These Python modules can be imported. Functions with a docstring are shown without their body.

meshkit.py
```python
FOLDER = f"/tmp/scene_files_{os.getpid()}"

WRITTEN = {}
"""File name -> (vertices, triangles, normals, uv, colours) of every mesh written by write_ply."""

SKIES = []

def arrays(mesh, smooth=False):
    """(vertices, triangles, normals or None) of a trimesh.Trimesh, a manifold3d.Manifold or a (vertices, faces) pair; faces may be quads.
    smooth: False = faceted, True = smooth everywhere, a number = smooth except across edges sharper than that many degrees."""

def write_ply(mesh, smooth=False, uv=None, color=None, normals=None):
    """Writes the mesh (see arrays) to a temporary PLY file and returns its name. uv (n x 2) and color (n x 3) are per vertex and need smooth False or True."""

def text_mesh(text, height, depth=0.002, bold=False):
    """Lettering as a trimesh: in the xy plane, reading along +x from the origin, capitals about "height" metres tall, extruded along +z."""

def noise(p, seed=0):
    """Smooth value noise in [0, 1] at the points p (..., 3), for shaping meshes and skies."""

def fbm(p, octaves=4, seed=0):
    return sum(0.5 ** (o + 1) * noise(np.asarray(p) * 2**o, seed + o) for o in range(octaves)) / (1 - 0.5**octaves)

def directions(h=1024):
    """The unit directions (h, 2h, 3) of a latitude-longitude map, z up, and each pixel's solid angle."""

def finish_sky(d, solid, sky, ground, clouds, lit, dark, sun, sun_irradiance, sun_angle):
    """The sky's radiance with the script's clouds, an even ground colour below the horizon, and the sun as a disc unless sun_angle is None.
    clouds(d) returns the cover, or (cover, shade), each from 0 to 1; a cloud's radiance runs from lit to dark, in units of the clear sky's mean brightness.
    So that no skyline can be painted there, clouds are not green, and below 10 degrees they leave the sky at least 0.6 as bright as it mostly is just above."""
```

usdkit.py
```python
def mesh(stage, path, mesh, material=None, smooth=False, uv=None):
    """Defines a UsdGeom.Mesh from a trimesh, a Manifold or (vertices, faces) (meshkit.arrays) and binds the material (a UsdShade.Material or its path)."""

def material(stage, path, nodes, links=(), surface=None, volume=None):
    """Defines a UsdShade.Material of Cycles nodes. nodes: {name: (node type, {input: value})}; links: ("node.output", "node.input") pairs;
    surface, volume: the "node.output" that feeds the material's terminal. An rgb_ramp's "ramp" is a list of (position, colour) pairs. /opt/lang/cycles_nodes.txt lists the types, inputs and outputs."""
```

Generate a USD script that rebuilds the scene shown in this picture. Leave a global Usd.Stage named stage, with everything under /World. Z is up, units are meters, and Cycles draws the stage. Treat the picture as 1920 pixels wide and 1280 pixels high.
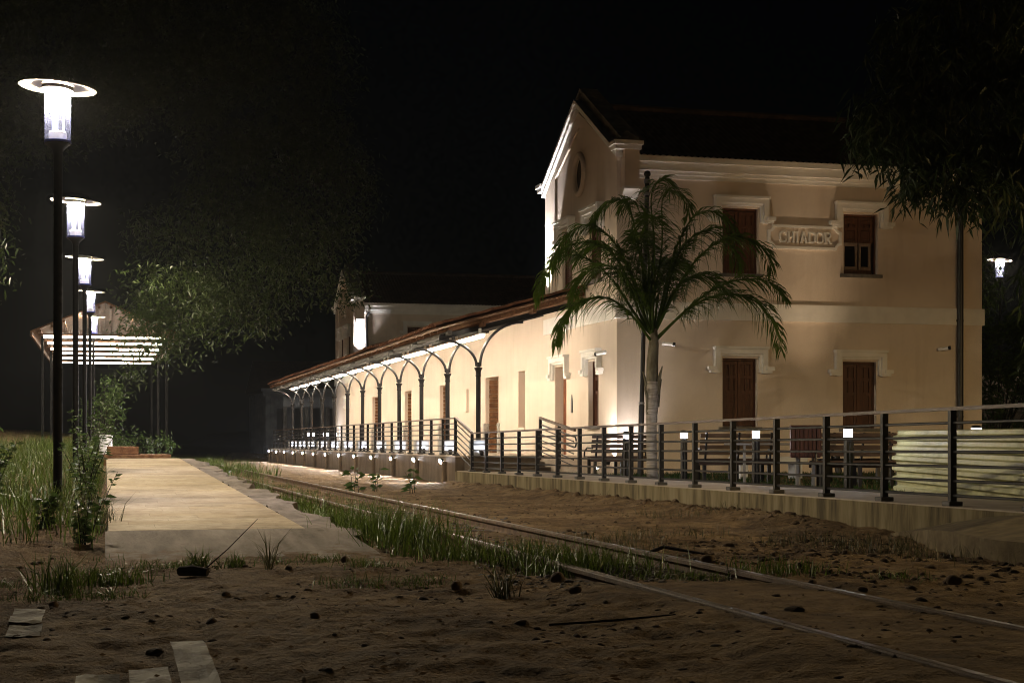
import math, random
import numpy as np, trimesh, usdkit, meshkit
import manifold3d as m3
import shapely.geometry as sg
from shapely.ops import unary_union
from pxr import Usd, UsdGeom, UsdLux, UsdShade, Gf, Sdf

stage = Usd.Stage.CreateInMemory()
UsdGeom.SetStageUpAxis(stage, UsdGeom.Tokens.z)
UsdGeom.SetStageMetersPerUnit(stage, 1.0)
world = UsdGeom.Xform.Define(stage, '/World')
stage.SetDefaultPrim(world.GetPrim())
UsdGeom.Scope.Define(stage, '/World/Looks')
R = np.random.default_rng(7)
random.seed(7)

# ------------------------------------------------------------------ camera
# World: +Y along the track, +X to the right of it, camera one metre above the rails.
TH = math.radians(14.5)
cam = UsdGeom.Camera.Define(stage, '/World/camera')
cam.CreateHorizontalApertureAttr(36.0)
cam.CreateVerticalApertureAttr(24.0)
cam.CreateFocalLengthAttr(2950 / 1920 * 36)
cam.CreateVerticalApertureOffsetAttr((828 - 640) / 1920 * 36)
cam.CreateClippingRangeAttr((0.1, 2000))
cam.CreateExposureAttr(0.0)
cam.AddTranslateOp().Set((0, 0, 1.0))
cam.AddRotateXYZOp().Set((90, 0, -14.5))

# ------------------------------------------------------------------ night sky and moon
SUN_EL, SUN_AZ = 0.5, 2.6
usdkit.material(stage, '/World/Looks/night_sky', {
    'sky': ('sky_texture', {'sky_type': 'single_scattering', 'sun_disc': False, 'sun_elevation': SUN_EL, 'sun_rotation': SUN_AZ}),
    'bg': ('background_shader', {'strength': 0.00016})}, [('sky.color', 'bg.color')], surface='bg.background')
dome = UsdLux.DomeLight.Define(stage, '/World/sky')
UsdShade.MaterialBindingAPI.Apply(dome.GetPrim()).Bind(UsdShade.Material.Get(stage, '/World/Looks/night_sky'))
dome.GetPrim().SetCustomDataByKey('kind', 'structure')
moon = UsdLux.DistantLight.Define(stage, '/World/moon')
moon.CreateIntensityAttr(0.002)
moon.CreateAngleAttr(0.5)
moon.GetPrim().CreateAttribute('inputs:normalize', Sdf.ValueTypeNames.Bool).Set(True)
moon.CreateColorAttr((1.0, 0.95, 0.88))
moon.AddRotateXYZOp().Set((90 - math.degrees(SUN_EL), 0, -math.degrees(SUN_AZ) + 180))

# radiance of everything that gives light
E_LAMP, E_STRIP, E_CANOPY, E_BOLLARD, E_SPOT = 11500.0, 124.0, 40.0, 110.0, 4500.0
E_PLINTH, E_CORNER, E_FLOOD, E_FAR = 130.0, 4200.0, 6500.0, 60.0

# ------------------------------------------------------------------ materials
def L(name): return '/World/Looks/' + name
def bumped(name, c1, c2, scale, rough=0.8, bump=0.3, bscale=None, dist=0.02, spec=0.3, detail=4, c3=None, metallic=0.0, pos=(0.35, 0.65), stretch=None):
    ramp = [(pos[0], c1), (pos[1], c2)] if c3 is None else [(pos[0], c1), ((pos[0] + pos[1]) / 2, c2), (pos[1], c3)]
    nodes = {'geo': ('geometry', {}), 'map': ('mapping', {'scale': stretch or (1, 1, 1)}),
             'n': ('noise_texture', {'scale': scale, 'detail': detail, 'roughness': 0.6}),
             'r': ('rgb_ramp', {'ramp': ramp}),
             'nb': ('noise_texture', {'scale': bscale or scale * 6, 'detail': 4, 'roughness': 0.6}),
             'b': ('bump', {'strength': bump, 'distance': dist}),
             'p': ('principled_bsdf', {'roughness': rough, 'specular_ior_level': spec, 'metallic': metallic})}
    return usdkit.material(stage, L(name), nodes, [('geo.position', 'map.vector'), ('map.vector', 'n.vector'), ('n.fac', 'r.fac'), ('r.color', 'p.base_color'),
        ('map.vector', 'nb.vector'), ('nb.fac', 'b.height'), ('b.normal', 'p.normal')], surface='p.BSDF')
def plain(name, c, rough=0.5, metallic=0.0, spec=0.5):
    return usdkit.material(stage, L(name), {'p': ('principled_bsdf', {'base_color': c, 'roughness': rough, 'metallic': metallic, 'specular_ior_level': spec})}, surface='p.BSDF')
def emit(name, c, s):
    return usdkit.material(stage, L(name), {'e': ('emission', {'color': c, 'strength': s})}, surface='e.emission')

def plaster(name, c1, c2):
    return usdkit.material(stage, L(name), {
        'g': ('geometry', {}), 'm': ('mapping', {'scale': (1.6, 1.6, 0.22)}), 'n1': ('noise_texture', {'scale': 0.7, 'detail': 5, 'roughness': 0.65}),
        'n2': ('noise_texture', {'scale': 2.2, 'detail': 5, 'roughness': 0.6}), 'n3': ('noise_texture', {'scale': 70.0, 'detail': 3, 'roughness': 0.7}), 'n4': ('noise_texture', {'scale': 1.1, 'detail': 2}),
        'r1': ('rgb_ramp', {'ramp': [(0.3, c1), (0.7, c2)]}), 'r2': ('rgb_ramp', {'ramp': [(0.30, (0.80, 0.765, 0.71)), (0.48, (1, 1, 1))]}),
        'mx': ('mix', {'mix_type': 'multiply', 'fac': 0.34}), 'mg': ('mix', {'mix_type': 'multiply', 'fac': 0.55}), 'r3': ('rgb_ramp', {'ramp': [(0.35, (0.80, 0.79, 0.78)), (0.6, (1, 1, 1))]}),
        'ad': ('math', {'math_type': 'multiply_add', 'value2': 2.5}), 'b': ('bump', {'strength': 0.55, 'distance': 0.006}), 'p': ('principled_bsdf', {'roughness': 0.9, 'specular_ior_level': 0.15})},
        [('g.position', 'm.vector'), ('g.position', 'n1.vector'), ('m.vector', 'n2.vector'), ('g.position', 'n3.vector'), ('g.position', 'n4.vector'), ('n1.fac', 'r1.fac'), ('n2.fac', 'r2.fac'), ('r1.color', 'mx.color1'), ('r2.color', 'mx.color2'),
         ('n3.fac', 'r3.fac'), ('mx.color', 'mg.color1'), ('r3.color', 'mg.color2'), ('mg.color', 'p.base_color'), ('n4.fac', 'ad.value1'), ('n3.fac', 'ad.value3'), ('ad.value', 'b.height'), ('b.normal', 'p.normal')], surface='p.BSDF')
PAINT = plaster('cream_plaster', (0.64, 0.55, 0.465), (0.72, 0.62, 0.525))
WHITE = bumped('white_trim_paint', (0.68, 0.66, 0.62), (0.78, 0.76, 0.72), 2.0, 0.7, 0.12, 40, 0.01)
WEATH = bumped('weathered_coping', (0.10, 0.095, 0.085), (0.22, 0.20, 0.18), 3, 0.9, 0.5)
TILE = bumped('clay_roof_tile', (0.10, 0.045, 0.028), (0.26, 0.11, 0.06), 5, 0.85, 0.5, 30)
DARKTILE = bumped('old_dark_roof_tile', (0.035, 0.025, 0.02), (0.07, 0.045, 0.035), 4, 0.9, 0.5, 30)
BOARD = bumped('roof_board_wood', (0.075, 0.034, 0.015), (0.15, 0.072, 0.033), 3, 0.7, 0.3, 40, stretch=(6, 0.6, 6))
SHUT = bumped('shutter_wood', (0.055, 0.019, 0.009), (0.105, 0.038, 0.018), 5, 0.5, 0.25, 60, stretch=(5, 5, 0.5))
DOORW = bumped('door_wood', (0.15, 0.045, 0.018), (0.24, 0.08, 0.03), 5, 0.5, 0.25, 60, stretch=(5, 5, 0.5))
SASH = bumped('sash_wood', (0.17, 0.12, 0.09), (0.25, 0.19, 0.15), 8, 0.6, 0.2)
POLEM = plain('black_lamp_pole', (0.004, 0.004, 0.005), 0.6, 0, 0.2)
STEEL = bumped('dark_steel', (0.007, 0.007, 0.009), (0.014, 0.013, 0.015), 6, 0.42, 0.1, 80, spec=0.35)
RAILST = bumped('railing_steel', (0.008, 0.008, 0.010), (0.017, 0.016, 0.017), 6, 0.45, 0.1, 80, spec=0.3)
GREYST = bumped('grey_steel_beam', (0.05, 0.048, 0.046), (0.10, 0.095, 0.09), 4, 0.5, 0.15, 60)
HAND = bumped('handrail_wood', (0.055, 0.028, 0.017), (0.10, 0.055, 0.034), 4, 0.5, 0.2, 60, stretch=(6, 0.5, 6), spec=0.5)
CONC = bumped('mossy_concrete', (0.06, 0.045, 0.02), (0.15, 0.118, 0.058), 2.2, 0.9, 0.5, 25, c3=(0.20, 0.165, 0.095), stretch=(1, 2.2, 0.35))
PLINC = bumped('platform_face', (0.075, 0.055, 0.038), (0.13, 0.098, 0.07), 2.0, 0.9, 0.45, 25, stretch=(1, 1.5, 0.5))
SLAB = bumped('walkway_slab', (0.30, 0.245, 0.19), (0.42, 0.35, 0.28), 1.4, 0.8, 0.3, 40)
STONE = bumped('granite_block', (0.26, 0.24, 0.215), (0.48, 0.45, 0.41), 14, 0.7, 0.5, 30)
BRICK = bumped('old_brick', (0.14, 0.065, 0.03), (0.28, 0.155, 0.075), 6, 0.9, 0.8, 25)
PLINTH = bumped('grey_plinth', (0.36, 0.37, 0.39), (0.46, 0.47, 0.49), 3, 0.7, 0.15, 60)
def paverm(name, a, b, c):
    return usdkit.material(stage, L('paver_' + name), {
        'g': ('geometry', {}), 'n1': ('noise_texture', {'scale': 0.8, 'detail': 6, 'roughness': 0.65}), 'n2': ('noise_texture', {'scale': 7.0, 'detail': 6, 'roughness': 0.7}), 'n3': ('noise_texture', {'scale': 60.0, 'detail': 3}),
        'r1': ('rgb_ramp', {'ramp': [(.32, a), (.5, b), (.66, c)]}), 'r2': ('rgb_ramp', {'ramp': [(.34, (.55, .50, .44)), (.52, (1, 1, 1))]}), 'mx': ('mix', {'mix_type': 'multiply', 'fac': 0.7}),
        'b': ('bump', {'strength': 0.5, 'distance': 0.01}), 'p': ('principled_bsdf', {'roughness': 0.85, 'specular_ior_level': 0.2})},
        [('g.position', 'n1.vector'), ('g.position', 'n2.vector'), ('g.position', 'n3.vector'), ('n1.fac', 'r1.fac'), ('n2.fac', 'r2.fac'), ('r1.color', 'mx.color1'), ('r2.color', 'mx.color2'), ('mx.color', 'p.base_color'), ('n3.fac', 'b.height'), ('b.normal', 'p.normal')], surface='p.BSDF')
PAVER = [paverm('pale', (.26, .20, .115), (.40, .32, .20), (.50, .42, .28)), paverm('ochre', (.25, .19, .10), (.39, .305, .18), (.48, .39, .24)), paverm('grey', (.24, .19, .12), (.37, .30, .19), (.46, .385, .26)), paverm('sand', (.27, .21, .125), (.41, .33, .21), (.51, .43, .29))]
ROUGHC = bumped('rough_concrete', (0.12, 0.10, 0.08), (0.25, 0.21, 0.165), 2.5, 0.95, 0.9, 14, 0.03)
APRON = usdkit.material(stage, L('concrete_apron'), {
    'g': ('geometry', {}), 'n1': ('noise_texture', {'scale': 1.4, 'detail': 7, 'roughness': 0.65}), 'n2': ('noise_texture', {'scale': 2.6, 'detail': 7, 'roughness': 0.7}), 'n3': ('noise_texture', {'scale': 35.0, 'detail': 4}),
    'm': ('mapping', {'scale': (2.6, 0.5, 1)}), 'sx': ('separate_xyz', {}), 'mr': ('map_range', {'from_min': 13.2, 'from_max': 14.9, 'to_min': 0.62, 'to_max': 0.24, 'clamp': True}),
    'sub': ('math', {'math_type': 'subtract'}), 'mr2': ('map_range', {'from_min': -0.06, 'from_max': 0.08, 'to_min': 1.0, 'to_max': 0.0, 'clamp': True}),
    'r1': ('rgb_ramp', {'ramp': [(.3, (.105, .085, .062)), (.48, (.20, .168, .13)), (.66, (.29, .25, .20))]}), 'mx': ('mix', {'mix_type': 'mix', 'color2': (.15, .095, .05)}),
    'b': ('bump', {'strength': 0.6, 'distance': 0.02}), 'p': ('principled_bsdf', {'roughness': 0.92, 'specular_ior_level': 0.15})},
    [('g.position', 'm.vector'), ('m.vector', 'n1.vector'), ('g.position', 'n2.vector'), ('g.position', 'n3.vector'), ('g.position', 'sx.vector'), ('sx.y', 'mr.value'), ('n2.fac', 'sub.value1'), ('mr.result', 'sub.value2'), ('sub.value', 'mr2.value'),
     ('mr2.result', 'mx.fac'), ('n1.fac', 'r1.fac'), ('r1.color', 'mx.color1'), ('mx.color', 'p.base_color'), ('n3.fac', 'b.height'), ('b.normal', 'p.normal')], surface='p.BSDF')
ASPH = bumped('old_asphalt', (0.085, 0.062, 0.032), (0.15, 0.115, 0.062), 5, 0.95, 0.7, 60, 0.012)
RUST = bumped('rusty_rail', (0.07, 0.04, 0.022), (0.15, 0.095, 0.052), 5, 0.7, 0.5, 40, spec=0.2)
RUNHEAD = bumped('worn_rail_head', (0.13, 0.10, 0.075), (0.26, 0.215, 0.165), 3, 0.36, 0.15, 40, metallic=0.75, stretch=(1, 0.4, 1))
SLEEP = bumped('sleeper_wood', (0.06, 0.045, 0.032), (0.12, 0.095, 0.07), 6, 0.9, 0.7, 30, stretch=(0.5, 5, 5))
BARK = bumped('tree_bark', (0.014, 0.011, 0.008), (0.034, 0.028, 0.02), 6, 0.95, 0.9, 20, stretch=(1, 1, 0.3))
PALMB = bumped('palm_bark', (0.22, 0.185, 0.145), (0.48, 0.42, 0.35), 5, 0.9, 0.8, 12, 0.03, stretch=(0.5, 0.5, 6))
SHAFT = bumped('palm_crownshaft', (0.09, 0.075, 0.045), (0.19, 0.165, 0.11), 5, 0.85, 0.6, 14, 0.03, stretch=(2, 2, .6))
BENCHW = bumped('bench_wood', (0.035, 0.021, 0.016), (0.075, 0.047, 0.036), 3, 0.55, 0.25, 50, stretch=(0.5, 4, 4))
BINW = bumped('bin_wood', (0.05, 0.018, 0.012), (0.085, 0.032, 0.022), 3, 0.5, 0.25, 50, stretch=(4, 4, 0.5))
ALU = plain('pale_metal', (0.20, 0.20, 0.21), 0.4, 0.6)
SHEET = bumped('corrugated_sheet', (0.28, 0.275, 0.14), (0.42, 0.405, 0.22), 1.3, 0.55, 0.15, 10, c3=(0.35, 0.34, 0.18))
PIPE = plain('black_pipe', (0.008, 0.008, 0.009), 0.4)
WDISH = plain('white_enamel', (0.20, 0.19, 0.18), 0.5)
WPLAS = plain('white_plastic', (0.75, 0.75, 0.75), 0.4)
BLUEP = plain('blue_ring_plastic', (0.05, 0.07, 0.42), 0.3)
BLACK = plain('camera_black', (0.01, 0.01, 0.012), 0.3)
DRUMW = bumped('white_drum_paint', (0.45, 0.47, 0.52), (0.85, 0.87, 0.92), 9, 0.5, 0.3)
STRIPE = bumped('worn_road_paint', (0.11, 0.085, 0.05), (0.34, 0.32, 0.26), 4.2, 0.85, 0.4, 40, pos=(0.43, 0.56), detail=8)
CLOD = bumped('dirt_clod', (0.075, 0.05, 0.029), (0.18, 0.12, 0.068), 8, 0.95, 0.8, 20)
PEB = usdkit.material(stage, L('mixed_pebbles'), {'g': ('geometry', {}), 'r': ('rgb_ramp', {'ramp': [(0, (.07, .047, .028)), (.45, (.14, .095, .055)), (.8, (.22, .16, .10)), (1, (.36, .30, .22))]}), 'p': ('principled_bsdf', {'roughness': .95, 'specular_ior_level': .15})},
    [('g.random_per_island', 'r.fac'), ('r.color', 'p.base_color')], surface='p.BSDF')
BALL = bumped('ballast_stone', (0.07, 0.06, 0.05), (0.19, 0.165, 0.135), 9, 0.9, 0.6, 30)
STICK = bumped('dead_wood', (0.018, 0.013, 0.009), (0.045, 0.032, 0.022), 8, 0.95, 0.7, 20)
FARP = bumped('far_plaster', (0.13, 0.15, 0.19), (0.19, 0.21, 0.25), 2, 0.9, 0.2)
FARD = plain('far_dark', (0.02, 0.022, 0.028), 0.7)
PANE = usdkit.material(stage, L('lantern_glass'), {
    'lw': ('layer_weight', {'blend': 0.25}), 't': ('transparent_bsdf', {'color': (0.97, 0.97, 1.0)}), 't2': ('transparent_bsdf', {'color': (0.50, 0.55, 0.97)}), 'tr': ('translucent_bsdf', {'color': (0.50, 0.56, 0.95)}),
    'g': ('glossy_bsdf', {'color': (0.8, 0.85, 1.0), 'roughness': 0.06}), 'm1': ('mix_closure', {}), 'm2': ('mix_closure', {'fac': 0.05}), 'm3': ('mix_closure', {'fac': 0.010})},
    [('lw.facing', 'm1.fac'), ('t.BSDF', 'm1.closure1'), ('t2.BSDF', 'm1.closure2'), ('m1.closure', 'm2.closure1'), ('g.BSDF', 'm2.closure2'), ('m2.closure', 'm3.closure1'), ('tr.BSDF', 'm3.closure2')], surface='m3.closure')
DGLASS = plain('dark_window_glass', (0.012, 0.010, 0.009), 0.08, 0, 0.6)

def leafmat(name, c1, c2, c3, tr=0.35, rough=0.45):
    return usdkit.material(stage, L(name), {
        'g': ('geometry', {}), 'r': ('rgb_ramp', {'ramp': [(0, c1), (0.5, c2), (1, c3)]}),
        'p': ('principled_bsdf', {'roughness': rough, 'specular_ior_level': 0.35}), 't': ('translucent_bsdf', {}), 'm': ('mix_closure', {'fac': tr})},
        [('g.random_per_island', 'r.fac'), ('r.color', 'p.base_color'), ('r.color', 't.color'), ('p.BSDF', 'm.closure1'), ('t.BSDF', 'm.closure2')], surface='m.closure')
GRASS = leafmat('grass_blade', (0.08, 0.12, 0.016), (0.145, 0.19, 0.032), (0.28, 0.27, 0.085))
DRYG = leafmat('dry_grass', (0.09, 0.085, 0.035), (0.17, 0.15, 0.065), (0.26, 0.21, 0.10))
LAWN = leafmat('lawn_blade', (0.030, 0.075, 0.015), (0.055, 0.12, 0.025), (0.09, 0.15, 0.04))
LEAF = leafmat('tree_leaf', (0.026, 0.042, 0.011), (0.043, 0.066, 0.017), (0.075, 0.092, 0.027))
MANGO = leafmat('mango_leaf', (0.022, 0.040, 0.010), (0.038, 0.062, 0.015), (0.06, 0.08, 0.022))
PALML = leafmat('palm_leaf', (0.065, 0.11, 0.012), (0.105, 0.16, 0.018), (0.16, 0.20, 0.03), 0.45)
WEED = leafmat('weed_leaf', (0.05, 0.085, 0.022), (0.085, 0.13, 0.035), (0.15, 0.18, 0.06))

LITTER = leafmat('leaf_litter', (.10, .062, .03), (.17, .11, .055), (.26, .19, .10), .3, .9)
E_warm, E_cool = (1.0, 0.80, 0.55), (0.86, 0.90, 1.0)
M_LAMP = emit('lamp_glow', (1.0, 0.835, 0.53), E_LAMP)
M_SOD = emit('sodium_glow', (1.0, 0.70, 0.31), 16500.0)
M_LAMPT = emit('lamp_tube_glow', (0.97, 0.96, 1.0), 4.0)
M_STRIP = emit('strip_glow', (1.0, 0.85, 0.645), E_STRIP)
M_CANOPY = emit('canopy_tube_glow', (1.0, 0.86, 0.66), E_CANOPY)
M_BOLL = emit('bollard_glow', (0.88, 0.90, 1.0), E_BOLLARD)
M_SPOT = emit('platform_spot_glow', (0.93, 0.93, 1.0), E_SPOT)
M_PLIN = emit('plinth_spot_glow', (0.82, 0.88, 1.0), E_PLINTH)
M_CORN = emit('corner_spot_glow', (1.0, 0.90, 0.82), E_CORNER)
M_FLOOD = emit('roof_flood_glow', (0.98, 0.93, 0.95), E_FLOOD)
M_CORN2 = emit('facade_spot_glow', (1.0, 0.92, 0.89), E_CORNER * 0.85)
M_FLOOD2 = emit('gable_flood_glow', (1.0, 0.95, 0.95), 16000.0)
M_SIGN = emit('sign_spot_glow', (1.0, 0.72, 0.45), 4200.0)
M_FAR = emit('far_light_glow', (0.9, 0.92, 1.0), E_FAR)

def dirtmat():
    return usdkit.material(stage, L('dirt_ground'), {
        'g': ('geometry', {}), 'n1': ('noise_texture', {'scale': 0.9, 'detail': 8, 'roughness': 0.72}), 'n2': ('noise_texture', {'scale': 6.0, 'detail': 6, 'roughness': 0.7}),
        'n3': ('noise_texture', {'scale': 55.0, 'detail': 3, 'roughness': 0.6}), 'vor': ('voronoi_texture', {'scale': 24.0, 'randomness': 1.0}),
        'r1': ('rgb_ramp', {'ramp': [(0.33, (0.105, 0.066, 0.032)), (0.5, (0.21, 0.138, 0.067)), (0.68, (0.33, 0.23, 0.122))]}),
        'r2': ('rgb_ramp', {'ramp': [(0.36, (0.40, 0.37, 0.34)), (0.6, (1.0, 1.0, 1.0))]}), 'mx': ('mix', {'mix_type': 'multiply', 'fac': 0.75}),
        'add': ('math', {'math_type': 'add'}), 'add2': ('math', {'math_type': 'multiply_add', 'value2': -0.5}),
        'b': ('bump', {'strength': 0.9, 'distance': 0.05}), 'p': ('principled_bsdf', {'roughness': 0.95, 'specular_ior_level': 0.15})},
        [('g.position', 'n1.vector'), ('g.position', 'n2.vector'), ('g.position', 'n3.vector'), ('g.position', 'vor.vector'), ('n1.fac', 'r1.fac'), ('n2.fac', 'r2.fac'),
         ('r1.color', 'mx.color1'), ('r2.color', 'mx.color2'), ('mx.color', 'p.base_color'), ('n2.fac', 'add.value1'), ('n3.fac', 'add.value2'),
         ('vor.distance', 'add2.value1'), ('add.value', 'add2.value3'), ('add2.value', 'b.height'), ('b.normal', 'p.normal')], surface='p.BSDF')
DIRT = dirtmat()

# ------------------------------------------------------------------ scene helpers
used = {}
def free(parent, name):
    k = used.get((parent, name), 0)
    used[(parent, name)] = k + 1
    return f'{parent}/{name}' if k == 0 else f'{parent}/{name}_{k:03d}'
def P(p): return '/World' if p is None else (p if isinstance(p, str) else str(p.GetPath()))
def tag(prim, label=None, cat=None, group=None, kind=None):
    p = stage.GetPrimAtPath(prim) if isinstance(prim, str) else prim
    for k, v in (('label', label), ('category', cat), ('group', group), ('kind', kind)):
        if v: p.SetCustomDataByKey(k, v)
    return p
def obj(name, mesh, mat, parent=None, smooth=False, **kw):
    path = free(P(parent), name)
    usdkit.mesh(stage, path, mesh, mat, smooth=smooth)
    if kw: tag(path, **kw)
    return path
def thing(name, label, cat, loc=(0, 0, 0), rz=0.0, group=None):
    path = free('/World', name)
    x = UsdGeom.Xform.Define(stage, path)
    x.AddTranslateOp().Set(tuple(float(v) for v in loc))
    if rz: x.AddRotateZOp().Set(float(rz))
    tag(path, label, cat, group)
    return path
def dup(src, label, loc, rz=0.0, group=None):
    s = stage.GetPrimAtPath(src)
    was = s.GetCustomData()
    base = src.rsplit('/', 1)[1]
    if base[-4:-3] == '_' and base[-3:].isdigit(): base = base[:-4]
    path = thing(base, label, was['category'], loc, rz, group or was.get('group'))
    stage.GetPrimAtPath(path).GetReferences().AddInternalReference(src)
    stage.GetPrimAtPath(path).SetInstanceable(True)
    return path

def box(x0, x1, y0, y1, z0, z1):
    x0, x1, y0, y1, z0, z1 = min(x0, x1), max(x0, x1), min(y0, y1), max(y0, y1), min(z0, z1), max(z0, z1)
    b = trimesh.creation.box((x1 - x0, y1 - y0, z1 - z0))
    b.apply_translation(((x0 + x1) / 2, (y0 + y1) / 2, (z0 + z1) / 2))
    return b
def rbox(x0, x1, y0, y1, z0, z1, r=0.01):
    pts = [(x, y, z) for x in (min(x0, x1), max(x0, x1)) for y in (min(y0, y1), max(y0, y1)) for z in (min(z0, z1), max(z0, z1))]
    c = np.array([(x0 + x1) / 2, (y0 + y1) / 2, (z0 + z1) / 2])
    out = []
    for p in np.array(pts):
        s = np.sign(p - c)
        for a in range(3):
            q = p - s * r; q[a] = p[a]; out.append(q)
    return trimesh.Trimesh(out).convex_hull
def cat(*ms):
    flat = []
    for m in ms: flat += list(m) if isinstance(m, (list, tuple)) else [m]
    return trimesh.util.concatenate(flat)
def tube(pts, r, sides=8, caps=True):
    p = np.asarray(pts, float); n = len(p)
    t = np.gradient(p, axis=0); t /= np.linalg.norm(t, axis=1, keepdims=True) + 1e-12
    up = np.array([0, 0, 1.0]) if abs(t[:, 2]).mean() < 0.9 else np.array([1.0, 0, 0])
    a = np.cross(t, up); a /= np.linalg.norm(a, axis=1, keepdims=True) + 1e-12
    b = np.cross(t, a)
    ang = np.arange(sides) * 2 * np.pi / sides + np.pi / sides
    rr = np.broadcast_to(r, (n,))[:, None, None]
    v = (p[:, None] + rr * (np.cos(ang)[None, :, None] * a[:, None] + np.sin(ang)[None, :, None] * b[:, None])).reshape(-1, 3)
    f = []
    for i in range(n - 1):
        for j in range(sides):
            k = (j + 1) % sides
            A, B, C, D = i * sides + j, i * sides + k, (i + 1) * sides + k, (i + 1) * sides + j
            f += [(A, B, C), (A, C, D)]
    if caps:
        for j in range(1, sides - 1):
            f += [(0, j + 1, j), ((n - 1) * sides, (n - 1) * sides + j, (n - 1) * sides + j + 1)]
    m = trimesh.Trimesh(v, f, process=False)
    return m
def bar(p, q, w, h=None):
    return tube([p, q], (w if h is None else (w + h) / 2) * 0.7071, 4)
def lathe(prof, sides=24):
    return trimesh.creation.revolve(np.array(prof, float), sections=sides)
def cyl(r, z0, z1, sides=20, x=0, y=0):
    c = trimesh.creation.cylinder(r, z1 - z0, sections=sides); c.apply_translation((x, y, (z0 + z1) / 2)); return c
def mf(tm): return m3.Manifold(m3.Mesh(np.asarray(tm.vertices, np.float32), np.asarray(tm.faces, np.uint32)))
def mbox(*a): return mf(box(*a))
def union(*bs):
    out = bs[0] if isinstance(bs[0], m3.Manifold) else mf(bs[0])
    for b in bs[1:]: out = out + (b if isinstance(b, m3.Manifold) else mf(b))
    return out
def prism_x(poly_yz, x0, x1):
    cs = m3.CrossSection([np.array(poly_yz, float)], m3.FillRule.NonZero)
    m = cs.extrude(x1 - x0)      # (u, v, w) = (y, z, x)
    return m.transform(np.array([[0, 0, 1, x0], [1, 0, 0, 0], [0, 1, 0, 0]], float))
def prism_y(poly_xz, y0, y1):
    cs = m3.CrossSection([np.array(poly_xz, float)], m3.FillRule.NonZero)
    m = cs.extrude(y1 - y0)      # (u, v, w) = (x, z, -y)
    return m.transform(np.array([[1, 0, 0, 0], [0, 0, -1, y1], [0, 1, 0, 0]], float))
def prism_z(poly_xy, z0, z1):
    cs = m3.CrossSection([np.array(poly_xy, float)], m3.FillRule.NonZero)
    return cs.extrude(z1 - z0).translate((0, 0, z0))
def sm(a, b, x): 
    t = np.clip((np.asarray(x, float) - a) / (b - a), 0, 1); return t * t * (3 - 2 * t)

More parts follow.
